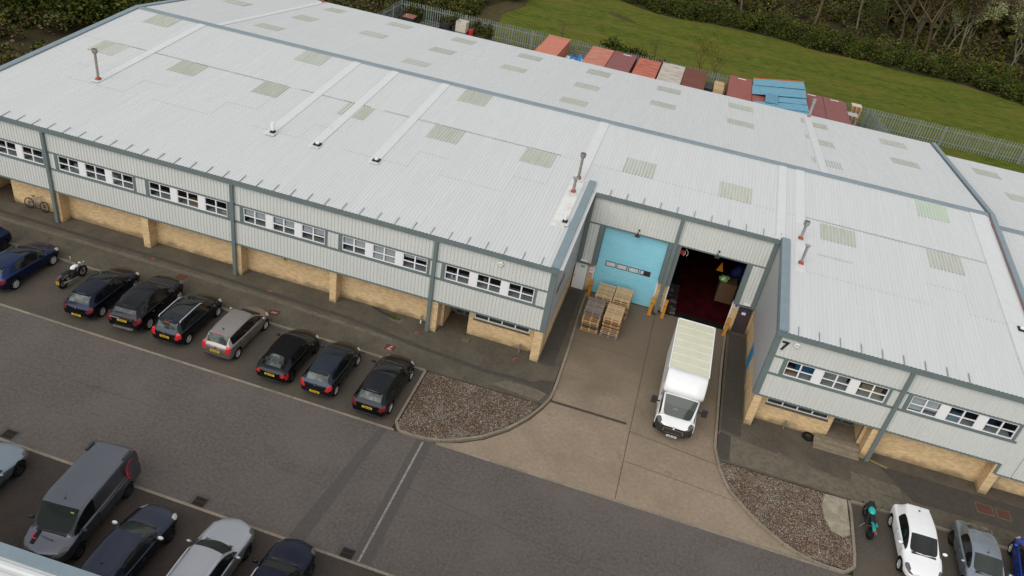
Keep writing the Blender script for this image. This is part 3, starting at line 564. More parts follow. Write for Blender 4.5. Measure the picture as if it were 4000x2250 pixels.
# piers (box cores with bricks on the faces)
def pier(root, xa, xb, y0=.02, y1=None, lst=None, z1=ZC-.02):
    y1 = y1 or BW; b = MB().box(xa,xb,y0,y1-.0,0,z1); p = b.build('brick_pier', m_mortar, root)
    bricks_at(xa+.0, xb, .02, z1, y0, lst); bricks_at(y0, y1, .02, z1, xb, lst, axis='y', sign=1); bricks_at(y0, y1, .02, z1, xa, lst, axis='y', sign=-1)
for xa, xb in [(-36.75,-36.35),(-30.75,-30.36),(-24.72,-24.30),(-18.65,-18.24),(-12.62,-12.24),(-6.52,-6.12),(-.54,-.08)]: pier(wh, xa, xb, lst=far)
for xa, xb in [(11.40,11.78),(17.42,17.72),(23.38,23.80)]: pier(wh, xa, xb, lst=near)
# side walls of the wings
for xx, sgn, lst in ((-.08,1,far),(XR+.12,-1,near)):
    b = MB(); xa, xb = (xx-.2,xx) if sgn > 0 else (xx,xx+.2)
    b.box(xa,xb,BW+.0,D+.3,0,ZC).build('side_wall', m_mortar, wh); bricks_at(BW, D+.28, .02, ZC-.03, xx, lst, axis='y', sign=sgn, holes=[(4.3,5.35,.0,2.1)] if sgn < 0 else ())
    X0, X1 = (.0,.03) if sgn > 0 else (XR-.03,XR)
    n = 8
    for i in range(n):
        ya, yb = .17+(D-.25)*i/n, .17+(D-.25)*(i+1)/n-.006
        MB().hull([(X0,ya,ZC),(X1,ya,ZC),(X1,ya,H+S*ya-.1),(X0,ya,H+S*ya-.1)], [(X0,yb,ZC),(X1,yb,ZC),(X1,yb,H+S*yb-.1),(X0,yb,H+S*yb-.1)]).build('side_cladding', m_flat, wh)
    MB().box(min(X0,xa),max(X1,xb),.16,D,ZC-.03,ZC).build('base_trim', m_trim, wh)
MB().box(XR+.06,XR+.12,4.3,5.35,.45,2.15).build('side_door', mat('strong_blue', (.05,.27,.48), .5), wh)
# recess brick
hr = [(.0,.82,0,2.15),(1.22,5.24,0,2.2),(5.95,9.95,0,2.2),(10.38,11.2,0,2.15)]
wall(wh, -.05, XR+.1, D+.28, 0, ZC, hr); bricks_at(0, XR+.1, .02, ZC-.03, D+.28, near, hr)
def mkbricks(lst, name, root):
    V = []; F = []; k = 0
    for a, b, z0, z1, f, ax, sg in lst:
        g = f+sg*.012
        if ax == 'x': q = [(a,g,z0),(b,g,z0),(b,g,z1),(a,g,z1),(a,f,z0),(b,f,z0),(b,f,z1),(a,f,z1)]
        else: q = [(g,a,z0),(g,b,z0),(g,b,z1),(g,a,z1),(f,a,z0),(f,b,z0),(f,b,z1),(f,a,z1)]
        V += q; F += [tuple(i+8*k for i in t) for t in ((0,1,2,3),(0,4,5,1),(1,5,6,2),(2,6,7,3),(3,7,4,0))]; k += 1
    me = bpy.data.meshes.new(name); me.from_pydata(V, [], F); me.materials.append(m_brick)
    bm = bmesh.new(); bm.from_mesh(me); bmesh.ops.recalc_face_normals(bm, faces=bm.faces); bm.to_mesh(me); bm.free()
    return stuff(obj(name, me, root))
cand = [q for q in near if q[4] == BW and q[0] > 18 and abs(q[1]-q[0]-.215) < .01][:300]; cs = set(cand)
mkbricks(far+[q for q in near if q not in cs], 'brickwork', wh)
bmesh1 = MB().box(0,.215,-.014,0,0,.065).mesh('brick', m_brick1)
for a, b, z0, z1, f, ax, sg in cand: obj('brick', bmesh1, wh, (a,f+random.uniform(-.002,.001),z0))
# lower windows and doors
w = window(wh, -4.16, -.94, BW+.02, 1.28, 2.16, 4, 1); MB().box(-4.2,-.9,BW-.08,BW+.04,1.19,1.27).build('sill', m_plite, wh)
w = window(wh, 12.22, 15.43, BW+.02, 1.30, 2.16, 4, 1); MB().box(12.2,15.47,BW-.08,BW+.04,1.21,1.29).build('sill', m_plite, wh)
MB().box(-4.1,-1,BW+.25,BW+.3,.3,2.1).box(12.25,15.4,BW+.25,BW+.3,.3,2.1).build('room_backing', m_room, wh)
def porch(x0, x1, yb, zf, root):
    MB().box(x0,x1,BW-.25,yb,0.0,zf).build('porch_floor', mat('porch_slab', (.21,.175,.13), .9, c2=(.13,.11,.08), sc=3, amt=.6) if zf > .3 else mat('porch_mat', (.11,.085,.06), .95, c2=(.07,.055,.04), sc=4, amt=.6), root)
    MB().box(x0-.2,x0,BW+.21,yb+.1,zf,2.2).build('porch_wall', m_brick, root); MB().box(x1,x1+.2,BW+.21,yb+.1,zf,2.2).build('porch_wall', m_brick, root)
    MB().box(x0,x1,yb+.1,yb+.15,zf,2.2).build('lobby_dark', m_room, root)
    window(root, x0+.25, (x0+x1)/2+.05, yb, zf, 2.1, 1, 1, fm=m_steel); window(root, (x0+x1)/2+.07, x1-.05, yb, zf, 2.1, 1, 1, fm=m_steel)
porch(-5.93, -4.47, 2.3, .13, wh); porch(15.72, 17.25, 2.0, .45, wh); porch(-36.3, -34.45, 2.2, .13, wh)
for k, (ya, yb, z) in enumerate([(-.30,.5,.17),(-.05,.5,.31),(.2,.5,.45)]): MB().box(15.05,17.40,ya,yb,.0,z).build('entrance_step', mat('step_concrete', (.27,.225,.165), .9, c2=(.17,.14,.105), sc=4, amt=.6), wh)
d1 = MB().box(.02,.80,D+.16,D+.22,.03,2.12).build('fire_door', m_white, wh); MB().box(.36,.60,D+.15,D+.16,1.72,1.86).build('door_sign', mat('sign_teal', (.12,.45,.45), .5), d1); MB().box(.07,.10,D+.13,D+.16,.9,1.1).build('handle', m_steel, d1)
d2 = MB().box(10.40,11.20,D+.16,D+.22,.03,2.12).build('staff_door', mat('brown_door', (.055,.042,.045), .5), wh)
MB().box(10.62,10.86,D+.15,D+.158,1.46,1.64).build('door_notice', m_white, d2); MB().lathe([(0,0),(.10,0)], 14, 'y', (10.76,D+.15,1.78)).build('door_sign', mat('sign_blue', (.02,.06,.35), .5), d2)
s = MB().box(10.05,10.31,D+.24,D+.26,1.78,2.04).build('wall_sign', m_white, wh); MB().lathe([(0,0),(.10,0)], 16, 'y', (10.18,D+.236,1.92)).build('mandatory_disc', mat('sign_blue', (.02,.06,.35), .5), s)
text('lettering', 'NOTICE', .05, m_white, s, (10.18,D+.232,1.92), (PI/2,0,0), .001)
s = MB().box(.93,1.17,D+.24,D+.26,1.25,1.85).build('wall_sign', m_white, wh); MB().box(.94,1.16,D+.234,D+.238,1.27,1.46).build('red_band', mat('sign_pink', (.5,.3,.32), .6), s)
MB().lathe([(.055,0),(.08,0)], 16, 'y', (1.05,D+.236,1.65)).build('prohibition_ring', mat('sign_grey', (.2,.16,.22), .6), s)
for x in (.55, 10.75): MB().box(x-.26,x+.14,D-.22,D-.08,2.36,2.46).box(x-.1,x-.02,D-.1,D-.03,2.28,2.42).build('bulkhead_lamp', m_white, wh)
# alarm boxes, number 7, hydrant plate, side sign
for x, z, dz in ((-3.0,5.68,0),(12.35,5.72,0)):
    a = MB().lathe([(0,-.10),(.12,-.10),(.17,-.06),(.17,.0)], 6, 'y', (x,-.05,z)).build('alarm_box', mat('alarm_cream', (.68,.68,.60), .5), wh); text('lettering', 'Alarm', .085, m_blackp, a, (x,-.153,z+.03), (PI/2,0,0), .001)
text('number', '7', .74, m_black, wh, (11.79,-.055,5.46), (PI/2,0,0), .012, .018)
h = MB().box(-15.92,-15.68,BW-.04,BW-.02,1.45,1.70).build('hydrant_plate', mat('hydrant_yellow', (.55,.40,.02), .5), wh); text('lettering', 'H', .24, m_black, h, (-15.8,BW-.043,1.575), (PI/2,0,0), .002, .008)
sg = MB().box(.035,.05,.75,3.3,3.95,4.55).build('side_sign', m_flat, wh)
text('lettering', 'SERVICES', .55, mat('sign_navy', (.03,.035,.09), .5), sg, (.053,2.0,4.25), (PI/2,0,PI/2), .003, .03, xs=.95)
# outer shell and warehouse interior
MB().box(XL,XL+.1,.1,EY,0,H-.2).build('gable_wall', m_clad, wh); MB().box(XL,LX,EY-.1,EY,0,zroof(EY)-.1).build('rear_wall', m_clad, wh)
sloped(wh, 'gable_upper', XL, XL+.1, 0, RY, -1.2, .0, m_clad); sloped(wh, 'gable_upper', XL, XL+.1, RY, EY, -2.5, .0, m_clad)
MB().box(LX-.2,LX-.1,1.0,EY,0,H-.3).build('party_wall', m_room, wh); 
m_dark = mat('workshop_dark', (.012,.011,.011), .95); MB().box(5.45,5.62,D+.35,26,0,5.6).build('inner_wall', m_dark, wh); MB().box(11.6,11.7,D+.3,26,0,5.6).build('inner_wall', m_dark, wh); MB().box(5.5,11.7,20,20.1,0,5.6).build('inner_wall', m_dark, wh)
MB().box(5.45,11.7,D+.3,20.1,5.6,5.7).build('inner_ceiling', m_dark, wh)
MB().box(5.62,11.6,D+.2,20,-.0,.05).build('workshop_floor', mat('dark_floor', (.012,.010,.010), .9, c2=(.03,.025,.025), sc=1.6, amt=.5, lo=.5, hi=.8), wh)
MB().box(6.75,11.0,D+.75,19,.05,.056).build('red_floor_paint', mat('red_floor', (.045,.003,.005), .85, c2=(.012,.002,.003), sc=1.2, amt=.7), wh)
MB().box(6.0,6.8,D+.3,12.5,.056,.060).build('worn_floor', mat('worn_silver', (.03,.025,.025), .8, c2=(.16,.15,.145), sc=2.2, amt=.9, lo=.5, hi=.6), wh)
# flues and roof vents
def rz_(y, back=False): return H+S*y if not back else ZR-SB*(y-RY)
def flue(x, y, h, r, cowl, m, base='red', back=False):
    z = rz_(y, back)+.06; f = MB().tube((x,y,z),(x,y,z+h),r,r,14).build('flue', m, wh)
    c = m_red if base == 'red' else m_black
    MB().hull([(x-.15,y-.15,z),(x+.15,y-.15,z),(x+.15,y+.15,z),(x-.15,y+.15,z)], [(x-.1,y-.1,z+.14),(x+.1,y-.1,z+.14),(x+.1,y+.1,z+.14),(x-.1,y+.1,z+.14)]).build('flashing', c, f)
    MB().box(x-.27,x+.27,y-.42,y+.25,z-.03,z+.004).build('apron', m_rstrip, f)
    if cowl == 'cup': MB().lathe([(r,-.12),(r*2.1,-.02),(r*2.15,.2),(r*1.7,.2),(r*1.6,.05),(0,.05)], 16, 'z', (x,y,z+h)).build('cowl', m, f)
    elif cowl == 'disc': MB().lathe([(0,.13),(r*2.1,.10),(r*2.1,.08),(0,.08)], 16, 'z', (x,y,z+h)).tube((x,y,z+h),(x,y,z+h+.09),r*.5,r*.5,8).build('cowl', m_steel, f)
    elif cowl == 'band': MB().lathe([(r*1.02,-.3),(r*1.25,-.3),(r*1.25,.02),(0,.02)], 14, 'z', (x,y,z+h)).build('cowl', m, f)
    return f
flue(-31.87,6.3,1.75,.08,'cup',m_flue); flue(-19.25,5.5,.62,.09,'band',m_pipe,'b'); flue(-1.05,9.25,1.45,.08,'cup',m_flue); flue(-1.0,7.6,.80,.09,'disc',m_steel); flue(-.70,4.25,.42,.07,'band',m_pipe,'b')
flue(12.29,8.9,.95,.085,'cup',m_steel); flue(12.3,6.3,1.05,.08,'disc',m_steel); flue(-31.0,35.1,.6,.08,'band',m_flue,back=True); flue(14.06,34.8,1.5,.13,'band',m_steel,back=True)
def dome(x, y):
    z = rz_(y)+.05; f = MB().box(x-.2,x+.2,y-.2,y+.2,z-.02,z+.07).build('roof_vent', m_black, wh); MB().lathe([(.10,.04),(.12,.08),(.11,.15),(.06,.19),(0,.20)], 14, 'z', (x,y,z)).build('cap', m_pipe, f); MB().box(x-.27,x+.27,y-.42,y+.25,z-.05,z-.02).build('apron', m_rstrip, f)
dome(-16.3,5.46); dome(-12.5,5.43); dome(23.72,5.5)
# ------------------------------------------------------------------ neighbouring unit (lower)
nbr = thing('neighbour_warehouse', 'lower white-roofed warehouse unit joined to the right end of the numbered one', 'warehouse', (LX,0,0))
NZ = -.67
def nb_shift(o): o.location = Vector(o.location)-Vector((LX,0,0))
before = set(bpy.data.objects)
build_roof(nbr, LX+.32, LX+22.32, NZ, None, (), [(30,34,5.75)])
for x, y0, L, bk_ in [(26.6,15.6,1.9,False),(27.9,9.6,1.8,False),(28.2,25.9,1.7,True),(27.2,31.6,1.7,True),(34.4,25.9,1.7,True),(34.4,31.6,1.7,True),(33.5,15.6,1.9,False)]: skylight(nbr, x, y0, L, bk_, dz=NZ)
ridge(nbr, LX+.28, LX+22, NZ)
gutter(nbr, LX+.3, LX+22, 0, H+NZ)
front(nbr, LX+.02, LX+22, [24.6,30.6,36.6,42.6-.01], NZ, ZC+NZ)
MB().box(LX,LX+22,EY-.1,EY,0,4.6).box(LX+21.9,LX+22,0,EY,0,5.3).box(LX,LX+22,BW,BW+.2,0,ZC+NZ).build('outer_wall', m_clad, nbr)
far2 = []; bricks_at(LX+.02, LX+8, .02, ZC+NZ-.04, BW, far2); mkbricks(far2, 'brickwork', nbr)
MB().box(LX+.05,LX+.3,-.02,RY,H-1.2,H-.02).build('step_trim', m_cap, nbr)
for o in set(bpy.data.objects)-before:
    if o.parent == nbr: nb_shift(o)
# building at the lower left: only its edge shows
ov = thing('opposite_building', 'corner of a white metal roof with grey verge at the bottom left edge', 'building', (-30,-40,0))
def ovz(x): return 6.55+.045*(x+11)
pr = [(0,0),(.10,0),(.14,.045),(.24,.045),(.28,0)]
b = MB(); v = []
ys = []
for i in range(28):
    for dy, h in pr[:-1]: ys.append((-23.78-i*.30-dy, h))
vs = [(x, y, (ovz(x) if True else 0)+h) for x in (-60, 6) for y, h in ys]; k = len(ys)
b.add([(p[0]+30,p[1]+40,p[2]) for p in vs], [(i,i+1,k+i+1,k+i) for i in range(k-1)]); b.build('roof_sheet', m_rstrip, ov)
MB().hull([(-30,16.55,ovz(-60)-.1),(-30,16.55,ovz(-60)+.09),(-30,16.20,ovz(-60)+.09),(-30,16.20,ovz(-60)-.1)], [(36,16.55,ovz(6)-.1),(36,16.55,ovz(6)+.09),(36,16.20,ovz(6)+.09),(36,16.20,ovz(6)-.1)]).build('verge_cap', m_cap, ov)
MB().box(-30,36,0,16.2,0,4.2).build('wall', m_clad, ov)
# ------------------------------------------------------------------ vehicles
WHC = {}
def wheel_meshes(r, style, m):
    k = (r, style, m.name)
    if k in WHC: return WHC[k]
    w = .105
    ty = MB().lathe([(r*.66,-w*.9),(r*.90,-w),(r*.985,-w*.7),(r,0),(r*.985,w*.7),(r*.90,w),(r*.66,w*.9)], 28, 'y').mesh('tyre', m_tyre, True)
    b = MB().lathe([(r*.68,-w*.85),(r*.70,w*.80),(r*.64,w*.80),(r*.60,w*.35)], 24, 'y')
    ns = 5 if style == 5 else (10 if style == 10 else 7)
    for i in range(ns):
        a = 2*PI*i/ns; d = Vector((math.cos(a),0,math.sin(a))); t = Vector((-math.sin(a),0,math.cos(a))); q = .16 if ns == 5 else (.11 if ns == 7 else .07)
        p = []
        for rr, ww, yy in ((.10,q*.8,.62),(.64,q,.78)):
            for s1, s2 in ((-1,0),(1,0),(1,-.28),(-1,-.28)): p.append(d*r*rr+t*r*ww*s1*.9+Vector((0,w*(yy+s2),0)))
        b.hull(p[:4], p[4:])
    b.lathe([(0,w*.72),(r*.15,w*.68),(r*.17,w*.3)], 12, 'y')
    WHC[k] = (ty, b.mesh('rim', m, False), MB().lathe([(0,w*.15),(r*.64,w*.15)], 20, 'y').mesh('brake_disc', m_arch)); return WHC[k]
def add_wheel(root, x, y, r, side, style=7, m=None, steer=0):
    ty, rim, disc = wheel_meshes(r, style, m or m_alloy)
    w = obj('wheel', ty, root, (x,y,r), (0,0,(0 if side > 0 else PI)+steer)); obj('rim', rim, w, None, (0,random.random()*3,0)); obj('brake_disc', disc, w); return w
def car_body(root, P):
    """lofted body shell -> separate part meshes"""
    L, Wd, Hh = P['L'], P['W'], P['H']; h = Wd/2; xF = L/2; g = P.get
    xws, xhd, xb, xc, xrh, xrg = P['xws'], P['xhd'], P['xb'], P['xc'], P['xrh'], P['xrg']
    belt, cowl, nose, tail = g('belt',.93), g('cowl',1.0), g('nose',.68), g('tail',.95)
    zb = g('zb',.24); wrr = g('wr',.70); box = g('boxy',0)
    def sec(x, w, zb_, zsh, zbl, wb, wr, zr, zt, dlow=0, dtop=0, crown=.015):
        w *= h; return [(x+dlow,0,zb_),(x+dlow,.80*w,zb_),(x+dlow*.8,.955*w,zb_+.09),(x+dlow*.3,w,zb_+.22),(x,w*1.0,zb_+.22+(zsh-zb_-.22)*.6),(x,w*.985,zsh),(x,wb*h,zbl),
                (x+dtop,wr*h,zr),(x+dtop,wr*h*.91,zr+(zt-zr)*.55),(x+dtop,wr*h*.66,zt),(x+dtop,wr*h*.33,zt+crown*.8),(x+dtop,0,zt+crown)]
    rn = g('round', .0)
    S_ = [sec(xF-.02,.60,zb+.06,nose-.14,nose-.05,.52,.44,nose-.03,nose-.01),
          sec(xF-.14,.84,zb+.02,nose-.07,nose+.0,.74,.62,nose+.03,nose+.05),
          sec(xF-.45,.965,zb,nose+.03,nose+.10,.86,.74,nose+.14,nose+.17),
          sec((xF-.45+xws)/2-.1,1.0,zb-.01,belt-.10,belt-.05,.88,.76,belt+.0,cowl-.055),
          sec(xws,1.0,zb-.02,belt-.05,belt,.91,.80,cowl-.02,cowl,0,0),
          sec(xhd,1.0,zb-.02,belt-.04,belt+.01,.915,wrr,Hh-.085,Hh-.02,0,0),
          sec(xb+.04,1.0,zb-.02,belt-.03,belt+.015,.92,wrr+.01,Hh-.06,Hh),
          sec(xb-.04,1.0,zb-.02,belt-.03,belt+.017,.92,wrr+.01,Hh-.06,Hh),
          sec(xc,1.0,zb-.02,belt-.02,belt+.03,.91,wrr,Hh-.075,Hh-.012),
          sec(xrh,.995,zb-.02,belt-.01,belt+.05,.89,wrr-.03,Hh-.13-g('drop',0),Hh-.05-g('drop',0)),
          sec(xrg,.985,zb-.01,belt-.02,belt+.04,.86,.70,tail+.02,tail+.05)]
    if g('boot'): S_.append(sec(-xF+.28,.96,zb,belt-.06,tail-.0,.84,.70,tail+.01,tail+.03)); 
    S_ += [sec(-xF+.06,.90,zb+.02,tail-.24,tail-.13,.80,.70,tail-.10,tail-.08), sec(-xF+.0,.78,zb+.06,zb+.34,zb+.42,.68,.6,zb+.45,zb+.47)]
    if g('van'):
        S_[9] = sec(xrh,.995,zb,belt,belt+.08,.95,wrr,Hh-.07,Hh-.0); S_[10] = sec(xrg,.985,zb,belt,belt+.08,.945,wrr-.01,Hh-.12,Hh-.05)
        S_[11] = sec(-xF+.03,.97,zb+.01,belt-.1,belt+.0,.93,.86,Hh-.35,Hh-.33); S_[12] = sec(-xF,.93,zb+.05,zb+.34,zb+.42,.88,.8,zb+.45,zb+.47)
    nS = len(S_); K = 12; nb_ = 13 if g('boot') else 12
    slots = ['body','windscreen','rear_window','side_window_l1','side_window_r1','side_window_l2','side_window_r2','quarter_l','quarter_r','headlight_l','headlight_r','tail_light_l','tail_light_r','bumper_trim','grille','roof_panel','wheel_arch','roof_glass']
    mats_ = {'body':P['paint'],'windscreen':g('glass',m_cglass),'rear_window':g('rglass',m_cglassr),'headlight_l':g('lamp',m_lamp),'headlight_r':g('lamp',m_lamp),'tail_light_l':g('tl',m_lampr),'tail_light_r':g('tl',m_lampr),
            'bumper_trim':m_blackp,'grille':m_blackp,'roof_panel':g('roofm',P['paint']),'wheel_arch':m_arch,'roof_glass':m_cglass}
    idx = {n:i for i,n in enumerate(slots)}
    verts = []; ring = []
    for st in S_:
        r = []
        for j,(x,y,z) in enumerate(st):
            if rn and j < 7 and x > xF-.3: pass
            # plan-view curvature of nose and tail: centre further out
            if 0 < j: pass
            verts.append((x,y,z)); r.append(len(verts)-1)
        rr = []
        for j in range(1,K-1):
            x,y,z = st[j]; verts.append((x,-y,z)); rr.append(len(verts)-1)
        ring.append((r, [r[0]]+rr+[r[K-1]]))
    bow = g('bow',.07)
    for k,(si,a) in enumerate(((0,bow),(1,bow*.9),(4,bow*1.4),(5,bow*.5),(9,-.03),(nS-2,-bow*.4),(nS-1,-bow*.5))):
        if g('van') and si in (9,): continue
        for side in (0,1):
            for j in range(K):
                i = ring[si][side][j]; x,y,z = verts[i]
                if side == 1 and j in (0,K-1): continue
                if si in (4,5) and j < 7: continue
                verts[i] = (x + a*(1-min(1,(abs(y)/(h*.75)))**2), y, z)
    faces = []; fm = []
    for i in range(nS-1):
        for side in (0,1):
            A, B = ring[i][side], ring[i+1][side]
            for j in range(K-1):
                f = (A[j],A[j+1],B[j+1],B[j]); faces.append(f if side == 0 else f[::-1]); s = 'body'; lr = 'l' if side == 0 else 'r'
                if j == 0: s = 'bumper_trim'
                if j <= (g('lowtrim',0)): s = 'bumper_trim'
                if i == 4 and j >= 8: s = 'windscreen'
                if i == 4 and j == 7 and g('van'): s = 'body'
                if j == 6 and i in (4,5): s = 'side_window_%s1' % lr
                if j == 6 and i == 6 : s = 'side_window_%s1' % lr if not g('van') else 'body'
                if j == 6 and i == 7 and not g('van'): s = 'side_window_%s2' % lr
                if j == 6 and i == 8 and g('quarter'): s = 'quarter_%s' % lr
                if j >= 8 and i in (5,6,7,8) : s = 'roof_panel'
                if j >= 7 and i in (5,6,7,8) and g('soft'): s = 'roof_panel'
                if j >= 8 and i in (5,6) and g('pano'): s = 'roof_glass'
                if j >= 8 and i == 7 and g('pano',0) > 1: s = 'roof_glass'
                if i == 9 and j >= (7 if g('wraprear') else 8) and not g('van'): s = 'rear_window' if not (g('soft') and (j == 8)) else 'roof_panel'
                if i == 9 and j == 7 and g('soft'): s = 'roof_panel'
                if i == 1 and j in (5,6): s = 'headlight_'+lr
                if i == 0 and j == 5 : s = 'headlight_'+lr
                tlj = g('tlj',(4,5))
                if i == nS-3 and j in tlj: s = 'tail_light_'+lr
                if i == nS-2 and j in (5,6): s = 'tail_light_'+lr
                if i == nS-2 and g('tlin',0) and j == 7: s = 'tail_light_'+lr
                if i in (0,nS-2) and j in (1,) : s = 'bumper_trim'
                if g('blackbumper') and i in (0,1) and j <= 4: s = 'bumper_trim'
                fm.append(idx[s])
    for si, flip in ((0,True),(nS-1,False)):
        A, B = ring[si]
        for j in range(K-1):
            f = (A[j],A[j+1],B[j+1],B[j]) if not (j == 0 or j == K-2) else ((A[0],A[1],B[1]) if j == 0 else (A[K-2],A[K-1],B[K-2]))
            faces.append(f[::-1] if not flip else f); s = 'body'
            if si == 0 and j in (2,3): s = 'grille'
            if si == 0 and (j in (0,1) or (g('blackbumper') and j <= 5)): s = 'bumper_trim'
            if si and j in (0,1): s = 'bumper_trim'
            fm.append(idx[s])
    me = bpy.data.meshes.new('cage'); me.from_pydata(verts, [], faces)
    for s in slots: me.materials.append(mats_.get(s, m_cglass))
    # only use body-materials unique per slot index; keep index after modifiers
    me.polygons.foreach_set('material_index', fm); me.update()
    bm = bmesh.new(); bm.from_mesh(me); bmesh.ops.recalc_face_normals(bm, faces=bm.faces)
    cl = bm.edges.layers.float.new('crease_edge')
    for e in bm.edges:
        if len(e.link_faces) == 2 and e.link_faces[0].material_index != e.link_faces[1].material_index: e[cl] = g('crease',.55)
    beltv = {ring[i][s][6] for i in range(2,nS-1) for s in (0,1)}
    for e in bm.edges:
        if e.verts[0].index in beltv and e.verts[1].index in beltv: e[cl] = max(e[cl], .45)
    if box:
        rv = {ring[i][s][7] for i in range(4,nS-1) for s in (0,1)}
        for e in bm.edges:
            if e.verts[0].index in rv and e.verts[1].index in rv: e[cl] = max(e[cl], box)
    bm.to_mesh(me); bm.free()
    o = bpy.data.objects.new('cage', me); COL.objects.link(o)
    sm_ = o.modifiers.new('s','SUBSURF'); sm_.levels = sm_.render_levels = 2
    wr_ = P['wr_r']+.055; cut = MB()
    for x in P['ax']:
        for s in (-1,1): cut.tube((x,s*(h-.24),P['wr_r']+.01),(x,s*(h+.3),P['wr_r']+.01),wr_,wr_,26)
    cm = cut.mesh('cut', m_arch); co_ = bpy.data.objects.new('cut', cm); COL.objects.link(co_)
    bo = o.modifiers.new('b','BOOLEAN'); bo.operation = 'DIFFERENCE'; bo.object = co_; bo.solver = 'EXACT'
    try: bo.material_mode = 'TRANSFER'
    except Exception: pass
    dg = bpy.context.evaluated_depsgraph_get(); res = bpy.data.meshes.new_from_object(o.evaluated_get(dg))
    bpy.data.objects.remove(o); bpy.data.objects.remove(co_)
    nv = len(res.vertices); cov = np.empty(nv*3); res.vertices.foreach_get('co', cov); cov = cov.reshape(-1,3)
    names = [mm.name if mm else '' for mm in res.materials]
    groups = {}
    for p in res.polygons:
        mi = p.material_index
        nm = slots[mi] if mi < len(slots) else 'wheel_arch'
        groups.setdefault(nm, []).append(list(p.vertices))
    part_names = {'side_window_l1':'side_window','side_window_r1':'side_window','side_window_l2':'side_window','side_window_r2':'side_window','quarter_l':'quarter_window','quarter_r':'quarter_window','headlight_l':'headlight','headlight_r':'headlight','tail_light_l':'tail_light','tail_light_r':'tail_light'}
    out = {}
    for nm, fs in groups.items():
        if nm == 'roof_panel' and 'roofm' not in P: groups.setdefault('body', []).extend(fs) if nm != 'body' else None
    for nm, fs in groups.items():
        if nm == 'roof_panel' and 'roofm' not in P: continue
        used = sorted({i for f in fs for i in f}); mp = {i:k for k,i in enumerate(used)}
        m2 = bpy.data.meshes.new(part_names.get(nm,nm)); m2.from_pydata(cov[used].tolist(), [], [[mp[i] for i in f] for f in fs])
        m2.materials.append(mats_.get(nm, m_cglass)); m2.polygons.foreach_set('use_smooth', [nm != 'wheel_arch']*len(m2.polygons)); m2.update()
        out[nm] = obj(part_names.get(nm,nm), m2, root)
    return S_, h
def plate(root, x, z, txt, rear=True, m=None, tilt=0):
    s = -1 if rear else 1
    p = obj('number_plate', MB().box(-.008,.008,-.26,.26,-.056,.056).mesh('number_plate', m or (m_plate if rear else m_platew)), root, (x,0,z), (0,tilt,0))
    if txt: text('lettering', txt, .105, m_black, p, (s*.0095,0,0), (PI/2,0,-PI/2 if rear else PI/2), .0005, .004, xs=.80)
